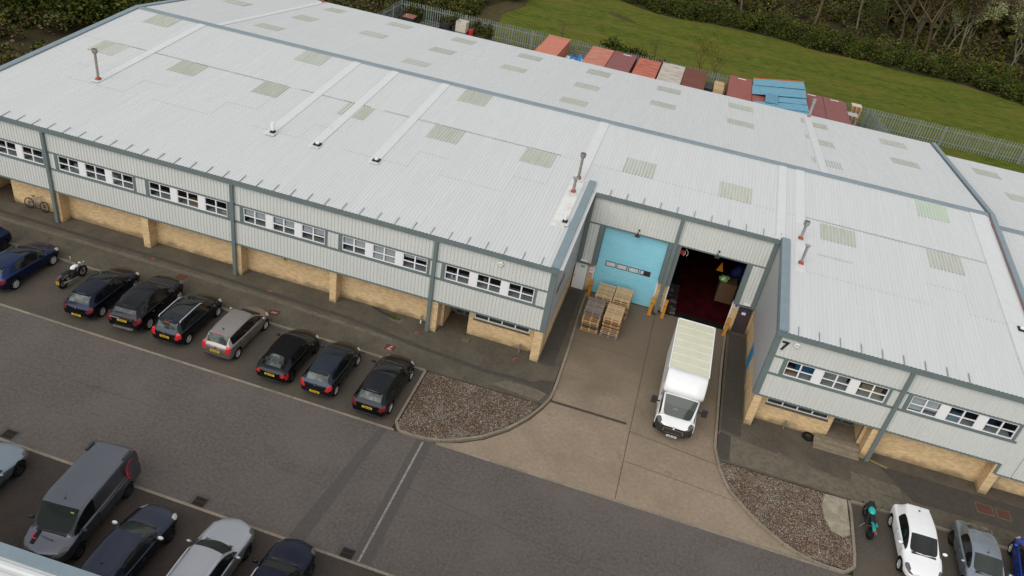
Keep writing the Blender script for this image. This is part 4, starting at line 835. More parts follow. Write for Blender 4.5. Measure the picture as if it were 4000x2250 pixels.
def car(label, P, loc, rz, cat='car', name='parked_car', group='parked cars'):
    root = thing(name, label, cat, (*loc,.0), R(rz)); root['group'] = group
    S_, h = car_body(root, P); g = P.get; L = P['L']; r = P['wr_r']
    for x in P['ax']:
        for s in (1,-1): add_wheel(root, x, s*(h-.115), r, s, g('style',7), g('rim',m_alloy), g('steer',0) if x > 0 else 0)
    # interior
    if 'seat' not in WHC: WHC['seat'] = MB().box(-.25,.25,-.24,.24,.0,.16).hull([(-.30,-.24,.12),(-.30,.24,.12),(-.16,.24,.12),(-.16,-.24,.12)], [(-.46,-.20,.66),(-.46,.20,.66),(-.38,.20,.66),(-.38,-.20,.66)]).box(-.46,-.38,-.11,.11,.68,.84).mesh('seat', mat('seat_cloth', (.06,.055,.05), .9))
    for xx in (P['xb']+.18, P['xb']-.72):
        if xx > P['xrh']-.1 and not g('van') or xx > P['xb']:
            for yy in (-.38,.38): obj('seat', WHC['seat'], root, (xx,yy,.42+max(0,P['H']-1.5)*.6))
    MB().box(P['xws']-.45,P['xws']+.05,-h*.78,h*.78,g('belt',.93)-.25,g('belt',.93)-.02).build('dashboard', m_blackp, root)
    # mirrors, handles, wipers, door gaps
    belt = g('belt',.93)
    mm = g('mirror', P['paint'])
    for s in (1,-1):
        b = MB().ball((P['xws']-.28, s*(h+.10), belt+.10), (.075,.12,.075), 10, 6).build('wing_mirror', mm, root, True)
        MB().box(P['xws']-.33,P['xws']-.27,s*(h-.03)-.05,s*(h-.03)+.05,belt+.03,belt+.07).build('mirror_stalk', m_blackp, b)
        if not g('nohandle'):
            MB().box(P['xb']+.05,P['xb']+.22,min(s*(h+.003),s*(h+.022)),max(s*(h+.003),s*(h+.022)),belt-.14,belt-.115).build('door_handle', g('handle',P['paint']), root)
            if not g('twodoor'): MB().box(P['xc']+.02,P['xc']+.18,min(s*(h+.0),s*(h+.020)),max(s*(h+.0),s*(h+.020)),belt-.13,belt-.105).build('door_handle', g('handle',P['paint']), root)
        for xx in ([P['xws']-.12, P['xb']-.0]+([] if g('twodoor') else [P['xc']-.05])): MB().box(xx-.006,xx+.006,min(s*(h-.02),s*(h+.002)),max(s*(h-.02),s*(h+.002)),.38,belt-.06).build('door_gap', m_arch, root)
    c = g('cowl',1.0)
    MB().box(P['xws']-.03+.09,P['xws']+.15,-h*.6,h*.6,c-.03,c+.004).build('scuttle_panel', m_blackp, root)
    for y0, y1 in ((-.05,.52),(-.55,-.02)):
        MB().path([(P['xws']+.09,y0,c+.02),(P['xws']+.02,y1,c+.055)], .012, 5).build('wiper', m_blackp, root)
    if g('rails'):
        for s in (1,-1):
            y = s*h*(g('wr',.70)-.02); z = P['H']-.02
            MB().path([(P['xhd']-.12,y,z-.05),(P['xhd']-.25,y,z+.035),(P['xb'],y,z+.055),(P['xrh']+.15,y,z+.015),(P['xrh']+.05,y,z-.05)], .022, 6).build('roof_rail', mat('rail_silver', (.62,.63,.65), .35, .4), root)
    if g('aerial'):
        xx = g('aerial'); MB().lathe([(0,.03),(.035,.02),(.05,0)], 8, 'z', (xx,0,P['H']+.005)).tube((xx,0,P['H']+.02),(xx-.16,0,P['H']+.19),.006,.004,5).build('aerial', m_blackp, root)
    if g('fin'):
        xx = g('fin'); MB().hull([(xx,-.02,P['H']),(xx,.02,P['H']),(xx-.16,.02,P['H']),(xx-.16,-.02,P['H'])], [(xx-.11,-.008,P['H']+.06),(xx-.11,.008,P['H']+.06),(xx-.14,.008,P['H']+.06),(xx-.14,-.008,P['H']+.06)]).build('aerial', m_blackp, root)
    if g('spoiler'):
        xr = P['xrh']; z = P['H']-.055-g('drop',0); k = g('spoiler')
        MB().hull([(xr+.06,-h*.60,z),(xr+.06,h*.60,z),(xr+.06,h*.60,z+.02),(xr+.06,-h*.60,z+.02)], [(xr-k,-h*.56,z-.045),(xr-k,h*.56,z-.045),(xr-k,h*.56,z-.02),(xr-k,-h*.56,z-.02)]).build('spoiler', P['paint'], root)
    if g('brake3'):
        MB().box(P['xrh']-g('spoiler',.0)-.03,P['xrh']-g('spoiler',0)-.005,-.14,.14,P['H']-.10-g('drop',0),P['H']-.06-g('drop',0)).build('high_brake_light', m_lampr, root)
    if g('rwiper'): MB().path([(P['xrg']-.02,0,g('tail',.95)+.07),(P['xrg']+.12,.34,g('tail',.95)+.13)], .013, 5).build('rear_wiper', m_blackp, root)
    if g('badge'): MB().lathe([(.035,0),(.06,.0),(.06,.02),(.035,.02)], 14, 'x', (-L/2-.03,0,g('tail',.95)-.10)).build('rear_badge', m_chrome, root)
    if g('plate'): plate(root, -L/2-g('pdx',.035), g('pz',.62), g('plate'))
    if g('fplate'): plate(root, L/2+.055, .42, g('fplate'), False)
    if g('grillebar'): MB().lathe([(.04,0),(.07,0),(.07,.02)], 12, 'x', (L/2+.05,0,g('nose',.68)-.12)).build('front_badge', m_chrome, root)
    return root
hatch = dict(L=4.1, W=1.76, H=1.46, xws=.95, xhd=.28, xb=-.28, xc=-1.05, xrh=-1.55, xrg=-1.88, belt=.93, cowl=1.0, nose=.70, tail=.98, wr_r=.315, ax=(1.28,-1.32), spoiler=.12, fin=0)
def V(**k): d = dict(hatch); d.update(k); return d
P_navy = paint('navy', (.014,.028,.090)); P_dknavy = paint('dark_navy', (.010,.013,.030)); P_black = paint('black', (.016,.017,.021)); P_blackb = paint('blue_black', (.022,.028,.036)); P_slate = paint('slate', (.026,.035,.050))
P_beige = paint('grey_beige', (.30,.27,.255), .75, .35); P_silv = paint('silver', (.40,.41,.44), .8, .34); P_white = paint('white', (.80,.81,.82), 0, .25); P_sblue = paint('silver_blue', (.24,.285,.325), .75); P_grey = paint('grey', (.135,.14,.165), .85, .36); P_sgrey = paint('slate_silver', (.29,.32,.37), .75); P_blue = paint('bright_blue', (.015,.06,.42), .6); P_dusk = paint('dusk_navy', (.034,.040,.062))
car('dark blue hatchback cut off by the left edge of the photo', V(paint=P_navy, W=1.78, tl=m_lampr, style=10, rim=m_alloyd), (-31.78,-5.15), -90)
car('navy hatchback with sunroof and silver alloys, left of the white motorcycle', V(paint=P_navy, L=4.35, W=1.80, H=1.46, xws=1.05, xhd=.35, xrh=-1.55, xrg=-1.95, ax=(1.36,-1.38), pano=1, tl=m_lamprd, wr_r=.33, style=7, glass=m_cglassg, rglass=m_cglassr, pz=.55, spoiler=.2), (-28.52,-5.22), 91)
car('dark navy five-door hatchback with sunroof, right of the white motorcycle', V(paint=P_dknavy, L=4.42, W=1.76, H=1.46, xws=1.1, xhd=.4, xrh=-1.62, xrg=-1.98, ax=(1.38,-1.36), pano=1, tl=m_lamprd, plate='LR05 BTX', pz=.42, style=10, rglass=m_cglassr, glass=m_cglassg, badge=1, spoiler=.10, belt=.90, tail=.95), (-23.22,-5.28), 92.5)
ev = car('black SUV with sloping roof, lettering across its tailgate and large alloys', V(paint=P_black, L=4.45, W=1.94, H=1.62, xws=.95, xhd=.2, xb=-.35, xc=-1.1, xrh=-1.72, xrg=-1.98, belt=1.05, cowl=1.12, nose=.86, tail=1.12, ax=(1.36,-1.38), wr_r=.365, style=5, wr=.66, drop=.09, pano=0, handle=m_chrome, tl=m_lamprd, lamp=m_lampd, plate='LY64 LYG', pz=.86, spoiler=.22, glass=m_cglassg, zb=.30, quarter=1), (-20.62,-5.14), 93.5)
text('lettering', 'RANGE ROVER', .135, m_chrome, ev, (-2.245,0,1.04), (R(75),0,-PI/2), .003, .002, xs=1.35)
MB().box(-2.27,-2.24,-.7,.7,.95,.975).build('chrome_strip', m_chrome, ev); MB().box(-2.30,-2.22,-.55,.55,.38,.44).build('skid_plate', m_steel, ev)
car('black estate with silver roof rails, glass roof and big red rear lights', V(paint=P_blackb, L=4.18, W=1.75, H=1.50, xws=1.12, xhd=.42, xrh=-1.68, xrg=-1.92, ax=(1.32,-1.36), pano=2, rails=1, quarter=1, aerial=-1.45, brake3=1, tlj=(4,5,6), tlin=0, plate='WL08 ZRC', pz=.70, style=7, glass=m_cglassg, badge=1, lowtrim=1), (-18.06,-5.28), 90.5)
car('grey-beige tall hatchback with red light strips beside the black rear window', V(paint=P_beige, L=4.12, W=1.72, H=1.53, xws=1.22, xhd=.50, xrh=-1.66, xrg=-1.90, ax=(1.36,-1.36), tlj=(5,6,7), quarter=1, aerial=-1.25, brake3=1, plate='EY10 NKA', pz=.68, style=7, badge=1, boxy=.4, spoiler=.03, belt=.98, tail=1.0), (-15.25,-5.22), 90)
mi = car('black soft-top convertible with a small rear window and upright red lights', V(paint=P_black, L=3.95, W=1.76, H=1.40, xws=.88, xhd=.42, xb=-.35, xc=-.9, xrh=-1.15, xrg=-1.70, ax=(1.27,-1.32), soft=1, roofm=mat('canvas_black', (.010,.010,.011), .95), twodoor=1, tlj=(3,4), plate='EJ22 UWX', pz=.68, rim=m_alloyd, style=5, rglass=m_cglassr, spoiler=0, belt=.95, tail=.93, drop=.02, wr=.72, boxy=.3), (-11.98,-5.72), 90)
car('small dark blue-black hatchback with red almond rear lights and silver alloys', V(paint=P_slate, L=3.95, W=1.72, H=1.47, xws=1.0, xhd=.36, xb=-.2, xc=-.95, xrh=-1.45, xrg=-1.80, ax=(1.28,-1.30), tl=m_lampr, plate='KY31 KHK', pz=.50, style=10, rwiper=1, badge=1, rglass=m_cglassr, glass=m_cglassg, spoiler=.22, belt=.97, tail=.98), (-9.58,-5.72), 90.5)
car('black premium hatchback parked at the end of the row beside the pebble bed', V(paint=P_black, L=4.38, W=1.82, H=1.43, xws=1.08, xhd=.38, xb=-.25, xc=-1.1, xrh=-1.66, xrg=-1.98, ax=(1.40,-1.34), tl=m_lamprd, plate='WY68 CCN', pz=.74, style=5, rim=m_alloy, rglass=m_cglassr, glass=m_cglassg, pano=1, quarter=1, wr_r=.335, fin=-1.3, spoiler=.1), (-6.70,-5.72), 90)
car('silver-blue low sports car at the left edge of the lower row', V(paint=P_sblue, L=4.2, W=1.84, H=1.34, xws=.62, xhd=-.0, xb=-.5, xc=-1.0, xrh=-1.3, xrg=-1.85, belt=.85, cowl=.92, nose=.64, ax=(1.28,-1.28), wr_r=.335, style=5, rim=m_alloyd, twodoor=1, lamp=m_lampd), (-18.92,-18.15), 90)
van = car('grey panel van with a red C logo on its side and bonnet', V(paint=P_grey, L=4.95, W=1.95, H=1.95, xws=1.62, xhd=1.02, xb=.35, xc=-.6, xrh=-2.0, xrg=-2.36, belt=1.12, cowl=1.20, nose=.88, tail=1.3, wr=.86, van=1, ax=(1.62,-1.50), wr_r=.33, style=10, rim=m_alloyd, tlj=(5,), spoiler=0, glass=m_cglassg, boxy=.55, mirror=m_blackp, aerial=.75, lamp=m_lampd, nohandle=1, zb=.30), (-14.30,-17.72), -85, 'van', 'panel_van')
mred = mat('logo_red', (.55,.02,.06), .5)
for r0, w_, cxx, cz, a0, a1 in ((.44,.045,-1.80,1.36,55,280),(.20,.035,-1.70,1.32,60,330)):
    b = MB(); n = 22; pts = []
    for i in range(n+1):
        a = R(a0+(a1-a0)*i/n); ww = w_*(.25+.75*math.sin(PI*i/n)); pts.append(((r0+ww)*math.cos(a),(r0+ww)*math.sin(a),(r0-ww)*math.cos(a),(r0-ww)*math.sin(a)))
    for p, q in zip(pts, pts[1:]): b.add([(cxx-p[0]*.72,.985,cz+p[1]),(cxx-p[2]*.72,.985,cz+p[3]),(cxx-q[2]*.72,.985,cz+q[3]),(cxx-q[0]*.72,.985,cz+q[1])], [(0,1,2,3)])
    b.build('logo', mred, van)
def bz(x): return .0
text('bonnet_logo', 'C', .34, mred, van, (2.00,-.48,1.105), (0,R(16),PI/2), .003, .01)
text('lettering', 'CAPITAL SERVICES', .085, m_black, van, (1.99,.12,1.115), (0,R(16),PI/2), .002)
MB().hull([(1.74,-.50,1.185),(1.74,-.36,1.187),(1.74,-.36,1.195),(1.74,-.50,1.193)], [(2.26,-.52,.995),(2.26,-.38,.998),(2.26,-.38,1.01),(2.26,-.52,1.007)]).build('bonnet_stripe', m_black, van)
MB().box(-1.5,.3,.972,.985,1.02,1.035).build('slide_rail', m_steel, van)
for x in (-1.9,): 
    for s in (-1,1): MB().box(x-.25,x+.25,s*.80-.05,s*.80+.05,1.91,1.97).build('roof_mount', m_blackp, van)
MB().box(.0,.02,-.06,.06,0,.1).build('sticker', mat('sticker_yellow', (.6,.62,.2), .6), van).location = (1.15,.55,1.72)
car('dark blue saloon, second car from the grey van in the lower row', V(paint=P_dusk, L=4.3, W=1.76, H=1.44, xws=.88, xhd=.15, xb=-.4, xc=-1.15, xrh=-1.68, xrg=-1.95, ax=(1.30,-1.32), glass=m_cglassg, aerial=-1.3, brake3=1, style=7, rim=m_alloyd, mirror=P_white), (-11.52,-18.72), 90.5)
car('silver estate car with roof rails in the lower row', V(paint=P_silv, L=4.65, W=1.86, H=1.50, xws=.85, xhd=.25, xb=-.45, xc=-1.3, xrh=-1.95, xrg=-2.15, belt=.98, cowl=1.02, nose=.74, ax=(1.42,-1.40), rails=1, quarter=1, glass=m_cglassg, style=7, rim=m_alloyd, handle=m_chrome, lamp=m_lampd, bow=.12), (-8.48,-18.42), 90.5)
car('dark navy estate with a pale windscreen sticker at the bottom of the lower row', V(paint=P_dknavy, L=4.35, W=1.78, H=1.50, xws=.78, xhd=.15, xb=-.45, xc=-1.2, xrh=-1.75, xrg=-2.0, ax=(1.34,-1.32), rails=1, glass=m_cglassg, style=7, rim=m_alloyd, lamp=m_lampd), (-5.82,-18.18), 91)
car('white three-door hatchback beside the turquoise motorcycle', V(paint=P_white, L=4.0, W=1.74, H=1.46, xws=.95, xhd=.25, xb=-.35, xc=-1.0, xrh=-1.52, xrg=-1.82, ax=(1.30,-1.30), twodoor=1, aerial=-1.2, style=7, spoiler=.06, lamp=m_lampd), (19.32,-5.55), -89)
car('silver-grey fastback with a long aerial, right of the white hatchback', V(paint=P_sgrey, L=4.35, W=1.80, H=1.42, xws=.95, xhd=.25, xb=-.35, xc=-.95, xrh=-1.15, xrg=-1.95, ax=(1.32,-1.36), aerial=.1, style=7, rim=m_alloyd, tail=1.0, glass=m_cglassg, rglass=m_cglassr, spoiler=0, twodoor=1), (22.10,-5.55), -91)
car('bright blue small car cut off by the right edge of the photo', V(paint=P_blue, L=3.9, W=1.72, H=1.45, ax=(1.25,-1.25), glass=m_cglass), (24.65,-5.0), 80)
# ------------------------------------------------------------------ white box van
tv = thing('box_van', 'white box van with a cream translucent roof parked on the concrete drive', 'van', (7.76,.35,0), R(-90.5))
tp = V(paint=P_white, L=2.62, W=2.02, H=2.28, xws=.93, xhd=.40, xb=-.35, xc=-.7, xrh=-.95, xrg=-1.15, belt=1.22, cowl=1.34, nose=1.02, tail=1.6, wr=.90, van=1, ax=(.42,), wr_r=.35, glass=m_cglassg, boxy=.4, lamp=m_lampd, zb=.34, lowtrim=2, bow=.06, blackbumper=1)
cab = obj('cab', None, tv, (2.12,0,0)); car_body(cab, tp)
for s in (1,-1):
    add_wheel(tv, 2.54, s*.88, .35, s, 10, m_steel); add_wheel(tv, -1.75, s*.80, .35, s, 10, m_steel)
    b = MB().box(2.32,2.44,s*1.30-.14,s*1.30+.14,1.35,1.75).build('wing_mirror', m_blackp, tv); MB().box(2.36,2.41,s*1.1-.12,s*1.1+.12,1.5,1.56).build('mirror_arm', m_blackp, b)
pr = [(1.48,3.12),(1.50,3.155),(1.85,3.05),(2.15,2.84),(2.38,2.60),(2.48,2.42),(2.46,2.26),(1.2,2.26),(1.2,3.12)]
ys = [-1.03,-.98,-.6,.6,.98,1.03]; sc_ = [.90,.97,1,1,.97,.90]
b = MB()
vs = [(1.2+(x-1.2)*k,y,2.28+(z-2.28)*(.97 if abs(y) > 1 else 1)) for y,k in zip(ys,sc_) for x,z in pr]; n = len(pr)
fs = [tuple(range(n)), tuple(range(5*n,6*n))[::-1]]
for i in range(5): fs += [(i*n+j,i*n+(j+1)%n,(i+1)*n+(j+1)%n,(i+1)*n+j) for j in range(n)]
b.add(vs, fs); lo = b.build('luton_nose', P_white, tv, True)
MB().box(-3.25,1.49,-1.03,-1.0,.62,3.12).build('side_panel', m_white, tv); MB().box(-3.25,1.49,1.0,1.03,.62,3.12).build('side_panel', m_white, tv)
MB().box(1.2,1.25,-1.0,1.0,.62,3.12).build('bulkhead', m_white, tv); MB().box(-3.25,-3.2,-1.0,1.0,.62,3.10).build('rear_shutter', m_white, tv); MB().box(-3.2,1.2,-1.0,1.0,.62,.75).build('load_floor', m_blackp, tv)
mcream = mat('cream_translucent', (.64,.635,.50), .5, c2=(.57,.565,.43), sc=2, amt=.5)
for i in range(7):
    a = -3.2+i*.672; MB().hull([(a,-1.0,3.08),(a,1.0,3.08),(a,1.0,3.12),(a,0,3.135),(a,-1.0,3.12)], [(a+.655,-1.0,3.08),(a+.655,1.0,3.08),(a+.655,1.0,3.12),(a+.655,0,3.135),(a+.655,-1.0,3.12)]).build('roof_panel', mcream, tv)
    if i: MB().box(a-.018,a+.001,-.99,.99,3.10,3.142).build('roof_bow', mat('cream_light', (.74,.73,.62), .5), tv)
for s in (-1,1): MB().box(-3.27,1.5,s*1.025-.03,s*1.025+.03,3.09,3.15).build('edge_rail', m_white, tv)
MB().box(-3.27,-3.2,-1.05,1.05,3.09,3.15).build('edge_rail', m_white, tv); MB().box(-3.2,2.2,-.4,.4,.35,.6).build('chassis', m_blackp, tv)
g_ = MB().hull([(3.40,-.42,.66),(3.40,.42,.66),(3.38,.50,.86),(3.38,-.50,.86)], [(3.50,-.38,.66),(3.50,.38,.66),(3.48,.46,.86),(3.48,-.46,.86)]).build('grille', m_blackp, tv)
MB().box(3.46,3.50,-.52,.52,.86,.90).box(3.48,3.52,-.42,.42,.62,.65).box(3.46,3.50,-.52,-.46,.68,.86).box(3.46,3.50,.46,.52,.68,.86).build('grille_frame', m_chrome, g_)
MB().lathe([(.0,0),(.06,0),(.06,.015)], 10, 'x', (3.45,0,.96)).build('front_badge', m_chrome, tv)
pl = obj('number_plate', MB().box(-.008,.008,-.26,.26,-.056,.056).mesh('number_plate', m_platew), tv, (3.52,0,.46)); text('lettering', 'AU65 CCD', .105, m_black, pl, (.0095,0,0), (PI/2,0,PI/2), .0005, .004, xs=.8)
MB().box(2.78,2.80,-.12,.12,0,.09).build('windscreen_sticker', m_white, tv).location = (-.10,-.15,1.50)
# ------------------------------------------------------------------ motorcycles and bicycle
def bike_wheel(root, x, r, t, m_r=m_alloyd, spokes=16, y=0):
    w = MB().lathe([(r-t*1.5,-t*.5),(r-t*.5,-t),(r,0),(r-t*.5,t),(r-t*1.5,t*.5)], 28, 'y').build('wheel', m_tyre, root, True); w.location = (x,y,r)
    b = MB().lathe([(r-t*1.5,-t*.4),(r-t*2.1,-t*.4),(r-t*2.1,t*.4),(r-t*1.5,t*.4)], 28, 'y')
    for i in range(spokes):
        a = 2*PI*i/spokes; b.tube((0,(-1)**i*t*.5,0),((r-t*2)*math.cos(a),0,(r-t*2)*math.sin(a)),.006 if spokes > 8 else .02,None,4)
    b.tube((0,-t*1.3,0),(0,t*1.3,0),r*.13,r*.13,10); b.build('spokes', m_r, w); return w
def motorbike(label, loc, rz, tankm, kind):
    t = thing('motorcycle', label, 'motorcycle', (*loc,0), R(rz), 'parked motorcycles')
    fat = kind == 'sport'; bike_wheel(t, -.72, .31, .085 if fat else .07, m_alloyd, 6 if fat else 18); bike_wheel(t, .72, .31 if fat else .34, .06, m_alloyd, 6 if fat else 18)
    MB().path([(-.72,.09,.31),(-.2,.12,.42),(.0,.12,.75),(.42,.05,.88),(.42,-.05,.88),(.0,-.12,.75),(-.2,-.12,.42),(-.72,-.09,.31)], .025, 6).build('frame', m_blackp, t)
    MB().box(-.15,.28,-.13,.13,.28,.58).tube((.1,0,.5),(.25,0,.74),.10,.09,10).tube((-.05,-.17,.40),(-.05,.17,.40),.11,.11,12).build('engine', mat('engine_dark', (.035,.035,.037), .45, .5), t)
    MB().path([(.72,.09,.33),(.48,.10,.92)], .028, 8).path([(.72,-.09,.33),(.48,-.10,.92)], .028, 8).build('fork', m_blackp if not fat else m_steel, t)
    MB().ball((.20,0,.86), (.27,.15 if not fat else .17,.13), 14, 8).build('fuel_tank', tankm, t, True)
    MB().hull([(-.02,-.11,.83),(-.02,.11,.83),(-.02,.11,.78),(-.02,-.11,.78)], [(-.62,-.12,.86),(-.62,.12,.86),(-.62,.12,.80),(-.62,-.12,.80)]).ball((-.3,0,.83),(.34,.13,.05),12,6).build('seat', m_black, t, True)
    MB().path([(.36,.40,1.02 if not fat else .90),(.44,.15,1.0 if not fat else .9),(.46,-.15,1.0 if not fat else .9),(.36,-.40,1.02 if not fat else .90)], .016, 6).build('handlebar', m_blackp, t)
    for s in (1,-1):
        MB().path([(.38,s*.36,1.0 if not fat else .9),(.45,s*.42,1.2 if not fat else 1.0)], .008, 5).ball((.45,s*.44,1.22 if not fat else 1.02), (.02,.06,.045), 10, 6).build('mirror', m_chrome if not fat else m_blackp, t, True)
    MB().ball((.60,0,.90), (.08,.10,.10), 12, 8).build('headlight', m_lamp, t, True)
    MB().tube((.15,-.16,.30),(-.35,-.18,.34),.03,.035,8).tube((-.35,-.18,.34),(-.80,-.20,.44),.055,.06,10).build('exhaust', m_steel, t)
    MB().hull([(-.6,-.07,.80),(-.6,.07,.80),(-.6,.07,.72),(-.6,-.07,.72)], [(-1.0,-.06,.72),(-1.0,.06,.72),(-1.0,.06,.68),(-1.0,-.06,.68)]).build('rear_mudguard', m_blackp if not fat else tankm, t)
    MB().hull([(.55,-.06,.72),(.55,.06,.72),(.60,.06,.70),(.60,-.06,.70)], [(1.02,-.05,.55),(1.02,.05,.55),(1.03,.05,.52),(1.03,-.05,.52)]).build('front_mudguard', m_blackp, t)
    MB().box(-1.02,-.98,-.05,.05,.68,.76).build('tail_light', m_lampr, t)
    if kind == 'retro':
        p = MB().box(-1.06,-1.045,-.10,.10,.42,.60).build('number_plate', m_plate, t); text('lettering', 'EK18\nUZO', .075, m_black, p, (-1.062,0,.51), (PI/2,0,-PI/2), .001, .002)
        MB().box(.10,.26,-.158,-.15,.80,.92).box(.10,.26,.15,.158,.80,.92).build('tank_panel', mat('tank_grey', (.10,.12,.15), .5), t)
        for s in (-1,1): MB().box(-.85,-.45,s*.16-.015,s*.16+.015,.66,.70).build('rack_bar', m_chrome, t)
    else:
        MB().hull([(.35,-.16,.55),(.35,.16,.55),(.30,.19,.95),(.30,-.19,.95)], [(.80,-.05,.72),(.80,.05,.72),(.66,.12,1.02),(.66,-.12,1.02)]).build('fairing', m_black, t)
        for s in (-1,1): MB().hull([(-.55,s*.06,.86),(-.55,s*.14,.84),(-.55,s*.14,.80),(-.55,s*.06,.80)], [(-.88,s*.02,.96),(-.86,s*.09,.95),(-.86,s*.09,.90),(-.88,s*.02,.90)]).build('tail_fairing', tankm, t)
    MB().path([(-.1,.14,.3),(-.15,.32,.02)], .013, 5).build('side_stand', m_steel, t)
    return t
motorbike('white-tanked retro motorcycle with yellow rear plate between two navy hatchbacks', (-25.68,-4.72), 88, P_white, 'retro')
motorbike('black sports motorcycle with turquoise tank next to the right-hand pebble bed', (17.36,-4.78), 92, paint('turquoise', (.01,.42,.36), .1), 'sport')
bt = thing('bicycle', 'grey mountain bicycle leaning on the brick wall near the left end', 'bicycle', (-32.58,.45,.1), 0); bt.rotation_euler = (R(-9),0,0)
bike_wheel(bt, -.55, .35, .028, m_blackp, 20); bike_wheel(bt, .55, .35, .028, m_blackp, 20)
mfr = mat('bike_frame', (.30,.25,.25), .4, .3)
MB().path([(-.55,0,.35),(-.12,0,.32),(.36,0,.74),(.33,0,.88)], .02, 6).path([(-.55,0,.35),(-.22,0,.74),(.34,0,.82)], .018, 6).path([(-.12,0,.32),(-.24,0,.84)], .018, 6).build('frame', mfr, bt)
MB().path([(.33,.0,.88),(.36,0,.70),(.55,.05,.35)], .018, 6).path([(.36,0,.70),(.55,-.05,.35)], .015, 6).build('fork', m_blackp, bt)
MB().path([(.30,.30,.95),(.33,0,.97),(.30,-.30,.95)], .014, 6).path([(.33,0,.88),(.33,0,.97)], .014, 6).build('handlebar', m_blackp, bt)
MB().ball((-.27,0,.87), (.13,.06,.03), 10, 6).build('saddle', m_black, bt, True); MB().lathe([(.07,-.01),(.09,-.01),(.09,.01),(.07,.01)], 14, 'y', (-.12,-.05,.32)).path([(-.12,-.06,.32),(.02,-.08,.22)], .012, 5).build('crank', m_blackp, bt)
# ------------------------------------------------------------------ pallets
dk = MB().box(0,1.02,-.048,.048,0,.020).mesh('deck_board', m_wood); bl = MB().box(-.05,.05,-.06,.06,0,.085).mesh('block', m_wood); rn_ = MB().box(0,1.02,-.05,.05,0,.02).mesh('base_board', m_wood)
stg = MB().box(-.05,.05,0,1.6,0,.018).mesh('stringer_board', m_wood)
def remesh(me, m, nm):
    k = (me.name, m.name)
    if k not in MESHC: c = me.copy(); c.materials.clear(); c.materials.append(m); c.name = nm; MESHC[k] = c
    return MESHC[k]
def pallet(label, x, y, z, m, group, full=True, rz=0, nd=11, Ly=1.6):
    t = thing('pallet', label, 'pallet', (x,y,z), rz, group); D_, B_, R_, T_ = [remesh(a, m, n) for a, n in ((dk,'deck_board'),(bl,'block'),(rn_,'base_board'),(stg,'stringer_board'))]
    for i in range(nd if full else 3):
        yy = .05+(Ly-.1)*i/((nd if full else 3)-1); obj('deck_board', D_, t, (random.uniform(-.006,.006),yy,.120+random.uniform(-.001,.002)))
    for bx in (.05,.51,.97):
        obj('stringer_board', T_, t, (bx,0,.101), None, (1,Ly/1.6,1))
        for by in (.06,Ly/2,Ly-.06): obj('block', B_, t, (bx,by,.0165))
    for by in (.05,Ly/2,Ly-.05): obj('base_board', R_, t, (0,by,-.003))
    return t
def pstack(x, y, seq, word, grp, rz=0, z0=0, Ly=1.6, nd=11):
    col = {'g':m_woodg,'o':m_woodo,'w':m_wood,'b':m_woodd}; wd = {'g':'weathered grey','o':'orange-toned','w':'pale wooden','b':'dark brown'}
    n = len(seq)
    for i, c in enumerate(seq):   # bottom to top
        pos = 'topmost' if i == n-1 else ('bottom' if i == 0 else '%s from the bottom' % ['','second','third','fourth','fifth','sixth','seventh','eighth','ninth','tenth','eleventh','twelfth','thirteenth','fourteenth','fifteenth','sixteenth'][i])
        pallet('%s pallet, %s of the %s' % (wd[c], pos, word), x+random.uniform(-.03,.03), y+random.uniform(-.03,.03), z0+i*.140, col[c], grp, i >= n-1, rz+random.uniform(-.012,.012), nd, Ly)
G1 = 'pallets stacked on the drive'
pstack(1.50,4.38,'owbgwowogg','front left stack before the blue door',G1,-.02); pstack(2.72,4.28,'ggwgobwbow','front right stack before the blue door',G1,-.03)
pstack(1.82,6.35,'wgwowbwgww','rear left stack against the blue door',G1,-.02); pstack(2.90,6.45,'bgwbgwbowww'[:10],'rear right stack against the blue door',G1,-.02)
# ------------------------------------------------------------------ door posts, hydrant, loose things
for i,(x,y,lb) in enumerate([(1.28,8.10,'orange steel guard post left of the blue door'),(5.24,8.06,'orange steel guard post right of the blue door'),(6.06,8.12,'orange steel guard post left of the open doorway'),(9.97,8.06,'orange steel guard post right of the open doorway')]):
    t = thing('guard_post', lb, 'bollard', (x,y,0), 0, 'orange guard posts at the doors')
    MB().box(-.10,.10,-.07,.05,0,1.32).box(-.12,.12,-.09,.07,0,.03).build('post', m_orange, t); MB().box(-.102,.102,-.072,.052,.86,.89).build('band', m_blackp, t)
t = thing('tyre', 'loose black car wheel lying beside the entrance steps', 'tyre', (14.8,.35,.1), 0); b = MB().lathe([(.17,0),(.27,.0),(.30,.05),(.30,.14),(.27,.19),(.17,.19)], 22, 'z').build('tread', m_tyre, t, True); MB().lathe([(0,.14),(.17,.16),(.17,.02)], 16, 'z').build('hub', m_alloyd, t)
t = thing('timber', 'yellowish timber plank lying on the pavement by the right downpipe', 'plank', (18.4,-.12,.11), R(-17)); MB().box(-.48,.48,-.045,.045,0,.05).build('plank', mat('old_timber',(.30,.22,.09),.85,c2=(.2,.14,.06),sc=6,amt=.5), t)
t = thing('tap_post', 'short standpipe against the wall left of the third downpipe', 'standpipe', (-7.15,.45,.1)); MB().tube((0,0,0),(0,0,.22),.05,.045,8).build('base', m_pipe, t); MB().path([(0,0,.2),(0,0,.5),(.08,-.06,.56)], .022, 6).path([(.04,.05,.15),(.08,.1,.48)], .016, 5).build('pipe', m_blackp, t)
t = thing('marker_post', 'grey steel post by the wall near the building corner pier', 'post', (-1.25,.35,.1)); MB().box(-.045,.045,-.03,.03,0,.62).build('post', m_steel, t); MB().path([(0,.05,.5),(.35,.2,.3),(.75,.1,.12)], .012, 5).build('cable', m_blackp, t)
